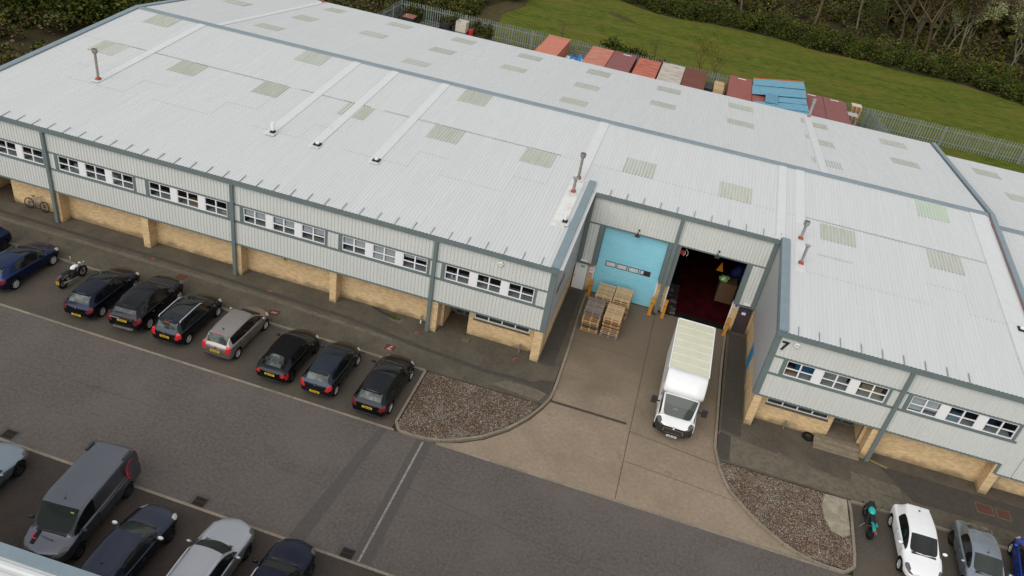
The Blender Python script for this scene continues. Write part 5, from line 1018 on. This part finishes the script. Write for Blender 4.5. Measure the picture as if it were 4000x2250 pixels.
t = thing('marker_post', 'grey steel post by the wall under the right wing ground-floor window', 'post', (13.5,.5,.1)); MB().box(-.04,.04,-.03,.03,0,.6).build('post', m_steel, t)
t = thing('concrete_block', 'pale concrete block on the pavement near the left entrance', 'block', (-4.3,.02,.1), -.1); MB().box(-.22,.22,-.09,.09,0,.12).build('block', m_plite, t)
t = thing('bumper_trim', 'broken black plastic trim lying by the wall with moss around it', 'debris', (-9.35,.32,.11), R(-8))
MB().path([(-.85,.15,.02),(-.6,.12,.05),(-.2,0,.04),(.3,-.05,.05),(.8,-.12,.03)], .045, 5).build('trim', m_blackp, t); stuff(MB().ball((.5,.12,0),(.3,.14,.05),12,5,wob=.5).ball((.9,.0,0),(.2,.1,.04),10,5,wob=.5).build('moss', m_leafm, t))
struct(MB().prism([(-9.1,.3),(-8.6,.45),(-8.0,.2),(-8.2,-.15),(-8.8,-.1)], .104, .106).build('cement_spill', m_plite))
# inside the open doorway
t = thing('carton_stack', 'brown cardboard carton standing just inside the open doorway', 'box', (9.7,12.3,.05)); MB().box(-.55,.55,-.5,.5,0,1.45).build('carton', mat('carton_shaded', (.12,.075,.042), .9), t)  # darker cardboard copy, with the doorway's shade put into its colour
t = thing('bundle', 'bright green and white bundle on top of the carton in the doorway', 'bundle', (9.35,12.1,1.5))
MB().ball((0,0,.18),(.30,.26,.2),14,8,wob=.9).build('green_wrap', mat('hi_green',(.14,.36,.04),.6,c2=(.40,.5,.36),sc=4,amt=.6), t, True); MB().ball((.18,.06,.26),(.14,.12,.12),10,6,wob=.9,seed=3).ball((-.1,-.18,.2),(.1,.08,.1),10,6,wob=.9,seed=5).build('white_wrap', m_white, t, True)
t = thing('blue_sacks', 'dark blue sack pile behind the carton inside the doorway', 'sack', (10.3,14.0,.05)); MB().ball((0,0,.9),(.5,.5,.95),14,8,wob=.5).build('sack', mat('deep_blue',(.008,.02,.11),.6), t, True)
t = thing('warning_cone', 'orange warning triangle hanging inside the doorway under the lintel', 'sign', (8.75,10.6,2.9)); MB().hull([(-.22,0,0),(.22,0,0),(0,0,.65)],[(-.22,.1,0),(.22,.1,0),(0,.1,.65)]).build('triangle', mat('orange_shaded', (.28,.11,.01), .7), t)  # orange darkened so the colour carries the shade of the interior
t = thing('hose_reel', 'red hose reel with a white arc inside the top left of the doorway', 'reel', (6.15,9.3,4.2)); t.scale = (.62,.62,.62); MB().lathe([(0,-.06),(.24,-.06),(.24,.06),(0,.06)], 16, 'y').build('reel', mat('reel_red',(.6,.03,.02),.5), t)
MB().path([(.30*math.cos(a)+.0,-.08,.30*math.sin(a)) for a in [i*.25-1.2 for i in range(9)]], .03, 6).build('hose', m_white, t); MB().path([(.50*math.cos(a)+.05,-.08,.50*math.sin(a)) for a in [i*.22-.6 for i in range(9)]], .03, 6).build('hose_arc', m_white, t)
# ------------------------------------------------------------------ shipping containers behind
def container(label, x0, x1, y1, m, L=12.0, h=2.45, y0=None):
    w = x1-x0; t = thing('shipping_container', label, 'container', ((x0+x1)/2, y1-L/2, 0), 0, 'shipping containers along the rear fence')
    ys = np.arange(-L/2+.05, L/2-.2, .24)
    for nm, s in (('side_wall',-1),('side_wall',1)):
        b = MB(); x = s*(w/2-.02)
        for y in ys: b.box(min(x,x-s*.03),max(x,x-s*.03),y,y+.13,.12,h-.1).box(min(x-s*.06,x-s*.03),max(x-s*.06,x-s*.03),y+.0,y+.24,.12,h-.1)
        stuff(b.build(nm, m, t))
    b = MB(); n = int(L/.3)
    for i in range(n): b.box(-w/2+.05,w/2-.05,-L/2+.05+i*.3,-L/2+.05+i*.3+.2,h-.05,h-.012)
    b.box(-w/2+.02,w/2-.02,-L/2+.02,L/2-.02,h-.08,h-.03); b.build('roof', m, t)
    for sx in (-1,1):
        for sy_ in (-1,1): MB().box(sx*(w/2-.05)-.07,sx*(w/2-.05)+.07,sy_*(L/2-.06)-.08,sy_*(L/2-.06)+.08,0,h).build('corner_post', m, t)
        MB().box(sx*(w/2-.03)-.04,sx*(w/2-.03)+.04,-L/2+.02,L/2-.02,h-.09,h+.0).build('top_rail', m, t)
    MB().box(-w/2+.1,w/2-.1,L/2-.07,L/2-.02,.1,h-.05).build('end_wall', m, t); MB().box(-w/2+.1,w/2-.1,-L/2+.02,-L/2+.06,.1,h-.05).build('end_door', m, t)
    return t
def cmat(n, c, r, a=.5): return mat('container_'+n, c, .75, c2=r, sc=1.3, amt=a, stretch=(.6,3.5,1), lo=.48, hi=.66)
c_or = cmat('orange_red', (.54,.20,.14), (.40,.18,.14), .5); c_or2 = cmat('worn_orange', (.46,.17,.12), (.52,.34,.28), .7); c_ma = cmat('maroon', (.25,.10,.095), (.17,.08,.075)); c_or3 = cmat('coral', (.50,.155,.105), (.14,.06,.04), .8); c_wh = cmat('rusty_white', (.50,.48,.44), (.33,.19,.11), 1.0); c_br = cmat('brown', (.16,.055,.04), (.24,.11,.08), .6); c_re = cmat('red', (.30,.105,.088), (.22,.08,.07))
c1 = container('orange-red shipping container standing alone left of the blue and white bags', -13.2, -10.72, 56.0, c_or); MB().box(-1.3,1.3,5.9,6.1,2.46,2.52).build('loose_plank', m_woodo, c1)
container('worn orange-red container right of the blue and white bags', -7.95, -5.50, 56.0, c_or2); 
for l_, a, b_, y1, m in [('maroon container between the worn orange one and a dark gap',-5.40,-2.85,56.1,c_ma),('coral-red container with dark scratches beside the rusty white one',-2.50,-.03,55.7,c_or3),('rusty white shipping container',.18,2.66,56.0,c_wh),('brown container right of the rusty white one',2.74,5.16,56.0,c_br),('red container immediately left of the blue sheets',7.65,10.15,57.0,c_re),('red container under the left part of the blue sheets',10.25,12.75,57.0,c_re),('red container under the right part of the blue sheets',12.85,15.35,57.0,c_re),('maroon container right of the blue sheets',15.50,17.82,56.8,c_ma),('maroon container next to the tall pallet stacks',17.90,20.25,56.8,c_ma)]: container(l_, a, b_, y1, m)
mw = m_white
for x, y in ((-3.9,55.2),(9.0,56.2),(16.6,56.2),(19.1,56.1)): tag(MB().box(x-.45,x+.45,y-.08,y+.08,2.46,2.49).build('white_strip', mw), 'short white strip on the roof of the container at x %d' % 0, 'strip')
for o, lb in zip([o for o in bpy.data.objects if o.name.startswith('white_strip')], ['short white strip near the far end of the maroon container by the dark gap','short white strip on the red container left of the blue sheets','short white strip on the maroon container right of the blue sheets','short white strip on the maroon container next to the pallet stacks']): o['label'] = lb
# blue corrugated sheets
mbs = mat('blue_sheet', (.12,.31,.42), .5, c2=(.09,.25,.35), sc=1.2, amt=.6)
def bsheet(label, pts, group='blue corrugated sheets piled on the containers', n=5):
    """ridged sheet over a quad (4 corners a,b,c,d: a-b length, a-d width)"""
    a, b, c, d = [Vector(p) for p in pts]; B = MB(); prev = None; nn = (b-a).cross(d-a).normalized()
    if nn.z < 0: nn = -nn
    prof = []
    for i in range(n): prof += [(i/n,0),((i+.55)/n,0),((i+.62)/n,.05),((i+.92)/n,.05)]
    prof.append((1,0)); p = [a.lerp(d,t)+nn*h for t,h in prof]+[b.lerp(c,t)+nn*h for t,h in prof]+[a.lerp(d,t)-nn*.012 for t,h in prof]+[b.lerp(c,t)-nn*.012 for t,h in prof]; k = len(prof)
    B.add(p, [(i,i+1,k+i+1,k+i) for i in range(k-1)]+[(2*k+i,3*k+i,3*k+i+1,2*k+i+1) for i in range(k-1)]+[(0,k,3*k,2*k),(k-1,3*k-1,4*k-1,2*k-1)])
    o = B.build('metal_sheet', mbs); tag(o, label, 'metal sheet', group); return o
bsheet('blue corrugated sheet along the far edge of the pile, beside the grass', [(10.2,56.9,2.62),(15.45,56.9,3.45),(15.55,54.3,3.45),(10.2,54.5,2.62)], n=2)
bsheet('blue corrugated sheet, second from the far edge of the pile', [(10.15,54.6,2.56),(15.6,54.4,3.36),(15.6,51.6,3.3),(10.15,51.3,2.56)], n=2)
bsheet('blue corrugated sheet in the middle right of the pile', [(12.3,51.9,2.75),(15.6,51.8,3.2),(15.65,49.8,3.15),(12.3,49.8,2.7)], n=2)
bsheet('blue corrugated sheet nearest the roof on the pile, fanning to the right', [(10.4,48.9,2.56),(15.7,50.0,3.1),(15.8,47.9,3.05),(10.4,47.6,2.55)], n=2)
bsheet('blue corrugated sheet at the very front of the pile, half behind the roof', [(10.6,47.8,2.53),(15.8,48.1,3.0),(15.8,45.4,2.95),(10.6,45.4,2.5)], n=2)
bsheet('small pale blue corrugated sheet lying crosswise on the pile', [(11.5,48.6,2.80),(11.5,51.6,2.92),(12.75,51.6,2.98),(12.75,48.6,2.86)], n=7)
tag(MB().hull([(10.2,57.0,2.5),(15.5,57.0,2.5),(15.5,57.0,3.52),(10.2,57.0,2.66)],[(10.2,57.12,2.5),(15.5,57.12,2.5),(15.5,57.12,3.52),(10.2,57.12,2.66)]).build('orange_frame', mat('frame_orange',(.50,.12,.03),.7)), 'orange-red frame edge behind the blue sheets', 'frame')
# bags, crates, stacks
def bag(label, x, y, z, r, m, seed):
    o = MB().ball((0,0,r[2]*.85), r, 16, 10, wob=.7, seed=seed).ball((0,0,r[2]*1.75), (r[0]*.2,r[1]*.2,r[2]*.25), 8, 5).build('bag', m, None, True); o.location = (x,y,z); tag(o, label, 'bag', 'bags between the containers')
m_bb = mat('bag_blue', (.015,.19,.50), .35); m_bw = mat('bag_white', (.62,.66,.72), .35)
bag('large bright blue bag nearest the worn orange container', -8.75,53.4,.2,(.55,.5,.85),m_bb,1); bag('bright blue bag nearest the lone orange container', -9.9,54.2,.3,(.6,.5,.6),m_bb,4)
bag('white plastic bag in front of the two blue bags', -9.5,52.6,.2,(.8,.6,.6),m_bw,7); bag('white plastic bag tucked against the lone container', -10.2,53.0,.2,(.5,.5,.7),m_bw,9); bag('small white and blue bag beside the worn container', -8.2,52.6,.4,(.4,.4,.6),m_bw,12)
t = thing('pallet', 'grey pallet leaning upright on the fence behind the bags', 'pallet', (-9.2,56.8,0)); 
for i in range(5): MB().box(-.9,.9,-.03,.03,.15+i*.25,.28+i*.25).build('slat', m_woodg, t)
for x in (-.85,0,.85): MB().box(x-.05,x+.05,.03,.1,0,1.4).build('bearer', m_woodg, t)
def crate(label, x, y, z, sx, sy_, sz, m, n=6, group=None):
    t = thing('crate', label, 'crate', (x,y,z), 0, group)
    for i in range(n):
        MB().box(-sx/2,sx/2,-sy_/2+sy_*i/n+.008,-sy_/2+sy_*(i+1)/n-.008,sz-.03,sz+random.uniform(0,.006)).build('lid_board', m, t)
    MB().box(-sx/2+.01,sx/2-.01,-sy_/2+.01,sy_/2-.01,0,sz-.032).build('box', m, t); return t
crate('pale wooden crate nearest the fence beside the red container', 6.72,54.9,0,1.1,1.35,1.85,m_wood,6,'wooden crates between containers'); crate('pale wooden crate nearer the roof beside the red container', 6.75,53.4,0,1.1,1.35,1.80,m_wood,6,'wooden crates between containers')
t = thing('plastic_tub', 'black plastic tub between the brown container and the wooden crates', 'tub', (5.72,54.2,0)); MB().box(-.42,.42,-1.2,1.2,0,1.55).build('tub', m_blackp, t)
G2 = 'pallets stacked by the rear fence'
pstack(20.95,55.6,'gwwgwowwbwwowgwww'[:17],'far stack beside the fence',G2,0,0,1.2,8) if False else None
def simple_stack(x, y, n, col, word, Ly=1.2):
    nm = ['bottom']+['second from the bottom','third from the bottom','fourth from the bottom','fifth from the bottom','sixth from the bottom','seventh from the bottom','eighth from the bottom','ninth from the bottom','tenth from the bottom','eleventh from the bottom','twelfth from the bottom','thirteenth from the bottom','fourteenth from the bottom','fifteenth from the bottom','sixteenth from the bottom']
    for i in range(n): pallet('%s pallet, %s of the %s' % ({'w':'pale','g':'weathered grey','o':'orange-toned'}[col[i%len(col)]], nm[i] if i < n-1 else 'topmost', word), x+random.uniform(-.05,.05), y+random.uniform(-.05,.05), i*.143, {'w':m_wood,'g':m_woodg,'o':m_woodo}[col[i%len(col)]], G2, i == n-1, 0, 8, Ly)
simple_stack(21.0,55.7,17,'oowgw','rear yard stack beside the fence'); simple_stack(20.35,53.0,15,'ggwg','rear yard stack nearest the roof')
MB().box(20.98,22.05,55.7,56.9,2.45,2.46)
tag(MB().box(0,1.06,0,1.2,0,.02).build('board', mat('pale_board',(.55,.47,.36),.8)), 'pale board on top of the rear yard stack beside the fence', 'board').location = (20.98,55.72,2.452)
tag(MB().box(0,1.15,0,1.2,0,.02).build('board', mat('grey_board',(.42,.40,.40),.8)), 'grey board on top of the rear yard stack nearest the roof', 'board').location = (20.3,53.0,2.166)
b_ = thing('pallet_box', 'open box wrapped in white film standing by the fence', 'box', (-23.75,56.35,0)); mfilm = mat('white_film', (.55,.48,.38), .5, c2=(.66,.64,.60), sc=2, amt=.8)
MB().box(-.62,.62,-.64,-.60,.62,1.75).build('side', mfilm, b_); MB().box(-.62,.62,.60,.64,.62,1.75).build('side', mfilm, b_); MB().box(-.64,-.60,-.6,.6,.62,1.75).build('side', mfilm, b_); MB().box(.60,.64,-.6,.6,.62,1.75).build('side', mfilm, b_); MB().box(-.6,.6,-.6,.6,.62,.9).build('contents', m_carton, b_); MB().box(-.62,.62,-.62,.62,0,.6).build('base', m_woodg, b_)
t = thing('oil_drum', 'red steel drum right of the film-wrapped box', 'drum', (-22.72,56.6,0)); MB().lathe([(0,.02),(.30,0),(.31,.3),(.33,.32),(.31,.34),(.31,.62),(.33,.64),(.31,.66),(.30,.92),(.27,.9),(0,.9)], 20, 'z').build('drum', mat('drum_red',(.5,.02,.02),.5,c2=(.5,.3,.28),sc=6,amt=.5,lo=.55,hi=.7), t)
t = thing('metal_bin', 'red lidded metal bin behind the roof near the fence corner', 'bin', (-30.2,55.9,0)); MB().box(-.65,.65,-.6,.6,0,.95).build('body', m_blackp, t); MB().hull([(-.7,-.65,.95),(.7,-.65,.95),(.7,-.65,1.0),(-.7,-.65,1.0)],[(-.7,.65,1.05),(.7,.65,1.05),(.7,.65,1.1),(-.7,.65,1.1)]).build('lid', mat('lid_red',(.24,.06,.05),.7,c2=(.4,.25,.22),sc=3,amt=.6), t)
t = thing('cage_rack', 'grey metal rack frame lying behind the roof', 'rack', (-27.4,55.2,0))
for y in (-.5,0,.5): MB().box(-1.1,1.1,y-.02,y+.02,.75,.79).build('bar', m_steel, t)
for x in (-1.1,-.35,.35,1.1): MB().box(x-.02,x+.02,-.5,.5,.79,.82).build('bar', m_steel, t)
for x in (-1.1,1.1): MB().box(x-.03,x+.03,-.03,.03,0,.75).build('leg', m_steel, t)
t = thing('black_sacks', 'heap of black sacks between the rack and the film-wrapped box', 'sack', (-25.6,56.0,0)); MB().ball((0,0,.6),(.8,.5,.7),14,8,wob=.6).ball((1.0,.1,.4),(.5,.4,.5),12,7,wob=.6,seed=2).build('sack', m_black, t, True)
# ------------------------------------------------------------------ palisade fence
PH = 2.3
pale = MB().add([(-.055,0,.05),(0,-.03,.05),(.055,0,.05),(-.055,0,PH-.15),(0,-.03,PH-.12),(.055,0,PH-.15),(0,-.01,PH)], [(0,1,4,3),(1,2,5,4),(3,4,6),(4,5,6),(0,3,6,5,2)]).mesh('pale', m_fence)
def fence(label, P0, P1, pitch=.285, skip=()):
    P0 = Vector((*P0,0)); P1 = Vector((*P1,0)); d = P1-P0; ln = d.length; a = math.atan2(d.y,d.x); t = thing('palisade_fence', label, 'fence', P0, a)
    n = int(ln/pitch)
    for i in range(n):
        x = .12+i*pitch; obj('pale', pale, t, (x,-.03,0), (random.uniform(-.01,.01),random.uniform(-.008,.008),0))
    k = max(1, round(ln/2.75))
    pm = MB().box(-.05,.05,.0,.10,0,PH-.15).mesh('post', m_fence)
    for i in range(k+1): obj('post', pm, t, (min(ln,ln*i/k),.0,0))
    for z in (.45,PH-.55): MB().box(0,ln,-.02,.03,z,z+.06).build('rail', m_fence, t)
fence('long grey steel palisade fence between the yard and the grass field', (-32,57.6), (45,57.0)); fence('short palisade fence running from the far corner back toward the roof', (-32,57.5), (-31.6,44)); fence('palisade fence and gate seen edge-on behind the right part of the roof', (23.3,57.2), (24.6,48.5))
# ------------------------------------------------------------------ vegetation
def quads(C, size, rs, up=.4, stretch=1.6):
    n = len(C); a = rs.normal(size=(n,3)); a[:,2] *= .55; a /= np.linalg.norm(a,axis=1)[:,None]+1e-9
    r = rs.normal(size=(n,3)); b = np.cross(a,r); b /= np.linalg.norm(b,axis=1)[:,None]+1e-9
    s = size*rs.uniform(.55,1.35,(n,1)); a = a*s*stretch; b = b*s
    V = np.stack([C-a*.5, C+b*.5, C+a*.5, C-b*.5],1).reshape(-1,3); return V
def qmesh(name, V, mats, mi=None):
    me = bpy.data.meshes.new(name); n = len(V)//4; me.vertices.add(len(V)); me.vertices.foreach_set('co', V.astype(np.float32).ravel())
    me.loops.add(4*n); me.loops.foreach_set('vertex_index', np.arange(4*n,dtype=np.int32)); me.polygons.add(n); me.polygons.foreach_set('loop_start', np.arange(0,4*n,4,dtype=np.int32))
    try: me.polygons.foreach_set('loop_total', np.full(n,4,dtype=np.int32))
    except Exception: pass
    for m in (mats if isinstance(mats,list) else [mats]): me.materials.append(m)
    if mi is not None: me.polygons.foreach_set('material_index', mi.astype(np.int32))
    me.update(calc_edges=True); return me
def blob(n, c, r, rs, lumps=9, shell=.55):
    """points clustered in lumpy clumps inside an ellipsoid"""
    c = np.array(c); r = np.array(r); L_ = rs.normal(size=(lumps,3)); L_ /= np.linalg.norm(L_,axis=1)[:,None]; L_ *= rs.uniform(.35,.85,(lumps,1)); L_[:,2] = np.abs(L_[:,2])*.9-.1
    k = rs.integers(0,lumps,n); d = rs.normal(size=(n,3)); d /= np.linalg.norm(d,axis=1)[:,None]; d *= (rs.uniform(0,1,(n,1))**.45)*rs.uniform(.25,.5,(n,1))
    return c+(L_[k]+d)*r
def shrub(label, loc, r, n, size, mats, w=None, seed=0, group=None, cat='shrub', name='shrub'):
    rs = np.random.default_rng(seed); t = thing(name, label, cat, loc, 0, group)
    V = quads(blob(n,(0,0,r[2]*.35),r,rs,14), size, rs); mi = rs.choice(len(mats), n, p=w) if len(mats) > 1 else None
    obj('foliage', qmesh('foliage', V, mats, mi), t); b = MB(); rr = random.Random(seed)
    for i in range(5):
        a = rr.uniform(0,2*PI); b.tube((0,0,0),(math.cos(a)*r[0]*.5,math.sin(a)*r[1]*.5,r[2]*.9),.05,.015,5)
    stuff(b.build('stems', m_bark, t)); return t
def undergrowth(name, pts, rad, per, size, mats, w, seed, hgt):
    """pts: list of (x,y) clump centres -> one object"""
    rs = np.random.default_rng(seed); VV = []
    for (x,y) in pts:
        q = rs.uniform(.7,1.3); VV.append(blob(int(per*q),(x,y,hgt*.2*q),(rad*q,rad*q,hgt*q),rs,7))
    C = np.concatenate(VV); C[:,2] = np.abs(C[:,2]); V = quads(C,size,rs); return stuff(obj(name, qmesh(name,V,mats,rs.choice(len(mats),len(C),p=w))))
rr = random.Random(3)
edge = [(-22,98),(-16,96.5),(-10.5,94.3),(-6.4,91.8),(-1.6,90.3),(4.3,92),(10.2,92),(16.1,91),(20,89.5),(22.7,89.8),(26.5,90),(30.7,88.6),(35,88.8),(39.9,88.7),(44,86.6),(47,84.8),(54,81),(62,77)]
def edge_y(x):
    for (a,b),(c,d) in zip(edge, edge[1:]):
        if a <= x <= c: return b+(d-b)*(x-a)/(c-a)
    return edge[0][1] if x < edge[0][0] else edge[-1][1]
hed = [];
for x in np.arange(-22, 62, 1.15): hed += [(x+rr.uniform(-.6,.6), edge_y(x)+rr.uniform(.2,2.0)), (x+rr.uniform(-.6,.6), edge_y(x)+rr.uniform(2,5))]
undergrowth('hedge_undergrowth', hed, 1.7, 900, .19, [m_leafd,m_leafm,m_leafb], [.68,.22,.10], 5, 2.3)
wd_ = [(rr.uniform(-26,70), 0) for _ in range(190)]; wd_ = [(x, edge_y(min(62,x))+rr.uniform(5,40)) for x,_ in wd_]
wd2 = [(rr.uniform(20,115), rr.uniform(118,205)) for _ in range(190)]
undergrowth('far_woodland', wd2, 5.5, 260, .95, [m_leafb,m_leafd,m_leafm,m_leafy], [.45,.25,.2,.10], 16, 5.5)
undergrowth('woodland_undergrowth', wd_, 2.6, 420, .30, [m_leafb,m_leafd,m_leafm,m_leafy], [.40,.26,.22,.12], 6, 2.2)
lf = [(rr.uniform(-75,-39.5), rr.uniform(-6,62)) for _ in range(150)]+[(rr.uniform(-46,-33), rr.uniform(44,75)) for _ in range(40)]
undergrowth('scrub_undergrowth', lf, 2.3, 620, .22, [m_leafb,m_leafd,m_leafm], [.50,.28,.22], 8, 1.8)
sc2 = [(rr.uniform(-34,-26), rr.uniform(60,84)) for _ in range(50)]+[(rr.uniform(-42,-24), rr.uniform(84,110)) for _ in range(40)]
undergrowth('scrub_behind_fence', sc2, 2.0, 600, .22, [m_leafm,m_leafd,m_leafb], [.45,.35,.2], 9, 1.9)
shrub('big dark green bush beyond the left gable end', (-50,36,0), (9,8,6.5), 16000, .25, [m_leafd,m_leafm], [.7,.3], 21); shrub('dark green rounded bush at the left end of the grass field', (-24.2,79,0), (2.6,2.4,2.6), 2600, .26, [m_leafd,m_leafm], [.75,.25], 22)
shrub('dark green bush in the top left corner of the photo', (-62,30,0), (6,6,5), 8000, .25, [m_leafd,m_leafm], [.6,.4], 25)
shrub('ivy mound growing over the fence behind the worn orange and maroon containers', (-4.3,57.9,0), (3.6,1.3,3.1), 4200, .20, [m_leafd,m_leafm], [.8,.2], 23); shrub('ivy clump on the fence between the coral and rusty white containers', (-.6,57.9,0), (2.0,.9,2.3), 1800, .18, [m_leafd,m_leafm], [.8,.2], 24)
for i,(x,lb) in enumerate([(-30.2,'brambles on the fence behind the red lidded bin'),(-25.5,'brambles on the fence behind the black sacks'),(-21.6,'brambles on the fence right of the red drum')]): shrub(lb, (x,57.3,0), (1.5,.5,1.7), 1100, .16, [m_leafd,m_leafm,m_leafb], [.6,.2,.2], 30+i)
# trees
def tree_meshes(seed, h, lean, leafm, nleaf, twigm, barkm, lsize=.15, spread=.55, depth=4, r0=.16):
    rd = random.Random(seed); tk = MB(); tw = MB(); ends = []
    def grow(p, d, ln, r, k):
        q = p; seg = 3 if k > 1 else 2; mb = tk if k >= depth-1 else tw
        for s in range(seg):
            d = (d+Vector((rd.uniform(-.16,.16),rd.uniform(-.16,.16),rd.uniform(-.05,.12)))).normalized(); e = q+d*ln/seg; rn = r*(1-.22*(s+1)/seg)
            mb.tube(q, e, r*(1-.22*s/seg), rn, 7 if k >= depth-1 else (4 if k > 1 else 3), cap=False); q = e
            if k <= 2: ends.append((q.x,q.y,q.z))
            if k > 0 and s > 0 or k == depth and s == 1:
                pass
        if k <= 0: return
        for i in range(rd.choice([2,3,3]) if k > 1 else 3):
            ax = Vector((rd.uniform(-1,1),rd.uniform(-1,1),rd.uniform(-.2,.6))).normalized(); nd = (d*(1-spread)+ax*spread+Vector((0,0,.12))).normalized()
            grow(q if i else p.lerp(q,.65), nd, ln*rd.uniform(.62,.85), r*.62, k-1)
    grow(Vector((0,0,-.1)), Vector((lean[0],lean[1],1)).normalized(), h*.36, r0, depth)
    rs = np.random.default_rng(seed); E = np.array(ends); me_leaf = None
    if nleaf: C = E[rs.integers(0,len(E),nleaf)]+rs.normal(size=(nleaf,3))*.45; me_leaf = qmesh('foliage', quads(C,lsize,rs), leafm)
    return tk.mesh('trunk', barkm, True), tw.mesh('twigs', twigm), me_leaf
TP = [tree_meshes(101,13,(.1,-.05),m_leafm,3200,m_bark,m_bark), tree_meshes(102,14,(-.1,.0),m_leafb,3000,m_bark,m_barkg), tree_meshes(103,11,(.25,.05),m_leafd,3600,m_bark,m_bark), tree_meshes(104,14,(.38,.05),m_leafp,12000,m_barkg,m_barkg,.19,.5,4,.20), tree_meshes(105,12,(0,.1),m_leafy,2600,m_bark,m_barkg), tree_meshes(106,15,(.05,-.1),m_leafb,1500,m_bark,m_bark,.15,.5,4,.24)]
def tree(label, x, y, k, s, rz, group='bare trees in the wood'):
    t = thing('tree', label, 'tree', (x,y,0), rz, group); t.scale = (s,)*3
    for nm, me in zip(('trunk','twigs','foliage'), TP[k]):
        if me:
            o = obj(nm, me, t)
            if nm == 'twigs': stuff(o)
tree('pale-leaved tree at the top right with silvery leaning trunk', 40.2,105.5,3,.80,.4,None) ; tree('pale-leaved tree at the extreme top right corner', 52,109,3,.8,2.2,None)
tree('thick brown-trunked bare tree in front of the wood near the middle of its edge', 19.6,102,5,1.1,1.0,None); tree('grey leaning tree right of the thick brown-trunked one', 27,108,1,1.1,.2,None); tree('second pale-trunked leaning tree beside the silvery tree', 42.0,103,1,1.0,-.3,None)
for i in range(70):
    x = rr.uniform(-20,78); y = edge_y(min(62,x))+rr.uniform(7,34) if i < 48 else rr.uniform(108,160)+max(0,30-x)*.0; k_ = rr.choice([0,1,1,2,4,5,5]); zone = 'right-hand' if x > 42 else ('middle' if x > 12 else 'left-hand'); deep = 'deep inside' if y > edge_y(min(62,x))+20 else 'near the edge of'; kd = {0:'brown tree with sparse green leaves',1:'grey-trunked tree with brown twigs',2:'leaning ivy-green tree',4:'tree with yellowish spring leaves',5:'thick brown nearly bare tree'}[k_]
    tree('%s %s the %s part of the wood' % (kd, deep, zone), x, y, k_, rr.uniform(.75,1.15), rr.uniform(0,6.28), '%s, %s the %s part of the wood' % (kd, deep, zone))
for i in range(10):
    tree('scrubby tree in the thicket left of the grass field', rr.uniform(-48,-26), rr.uniform(70,115), rr.choice([0,2,4]), rr.uniform(.5,.8), rr.uniform(0,6), 'scrubby trees left of the field')
SP = tree_meshes(201,6.5,(0,0),m_leafy,420,m_bark,m_bark,.12,.5,4,.05); SP2 = tree_meshes(202,4.5,(.1,0),m_leafb,60,m_bark,m_bark,.1,.35,3,.035)
def sapling(label, x, y, P, s):
    t = thing('sapling', label, 'sapling', (x,y,0)); t.scale = (s,)*3
    for nm, me in zip(('trunk','twigs','foliage'), P):
        o = obj(nm, me, t)
        if nm == 'twigs': stuff(o)
sapling('olive-leaved sapling growing behind the brown container', 4.6,58.4,SP,1.0); sapling('thin bare sapling behind the ivy mound', -1.2,59.2,SP2,1.0); sapling('thin bare sapling behind the lone orange container', -12.2,58.6,SP2,.9); sapling('olive sapling just right of the first behind the gap', 6.4,58.6,SP,.8)
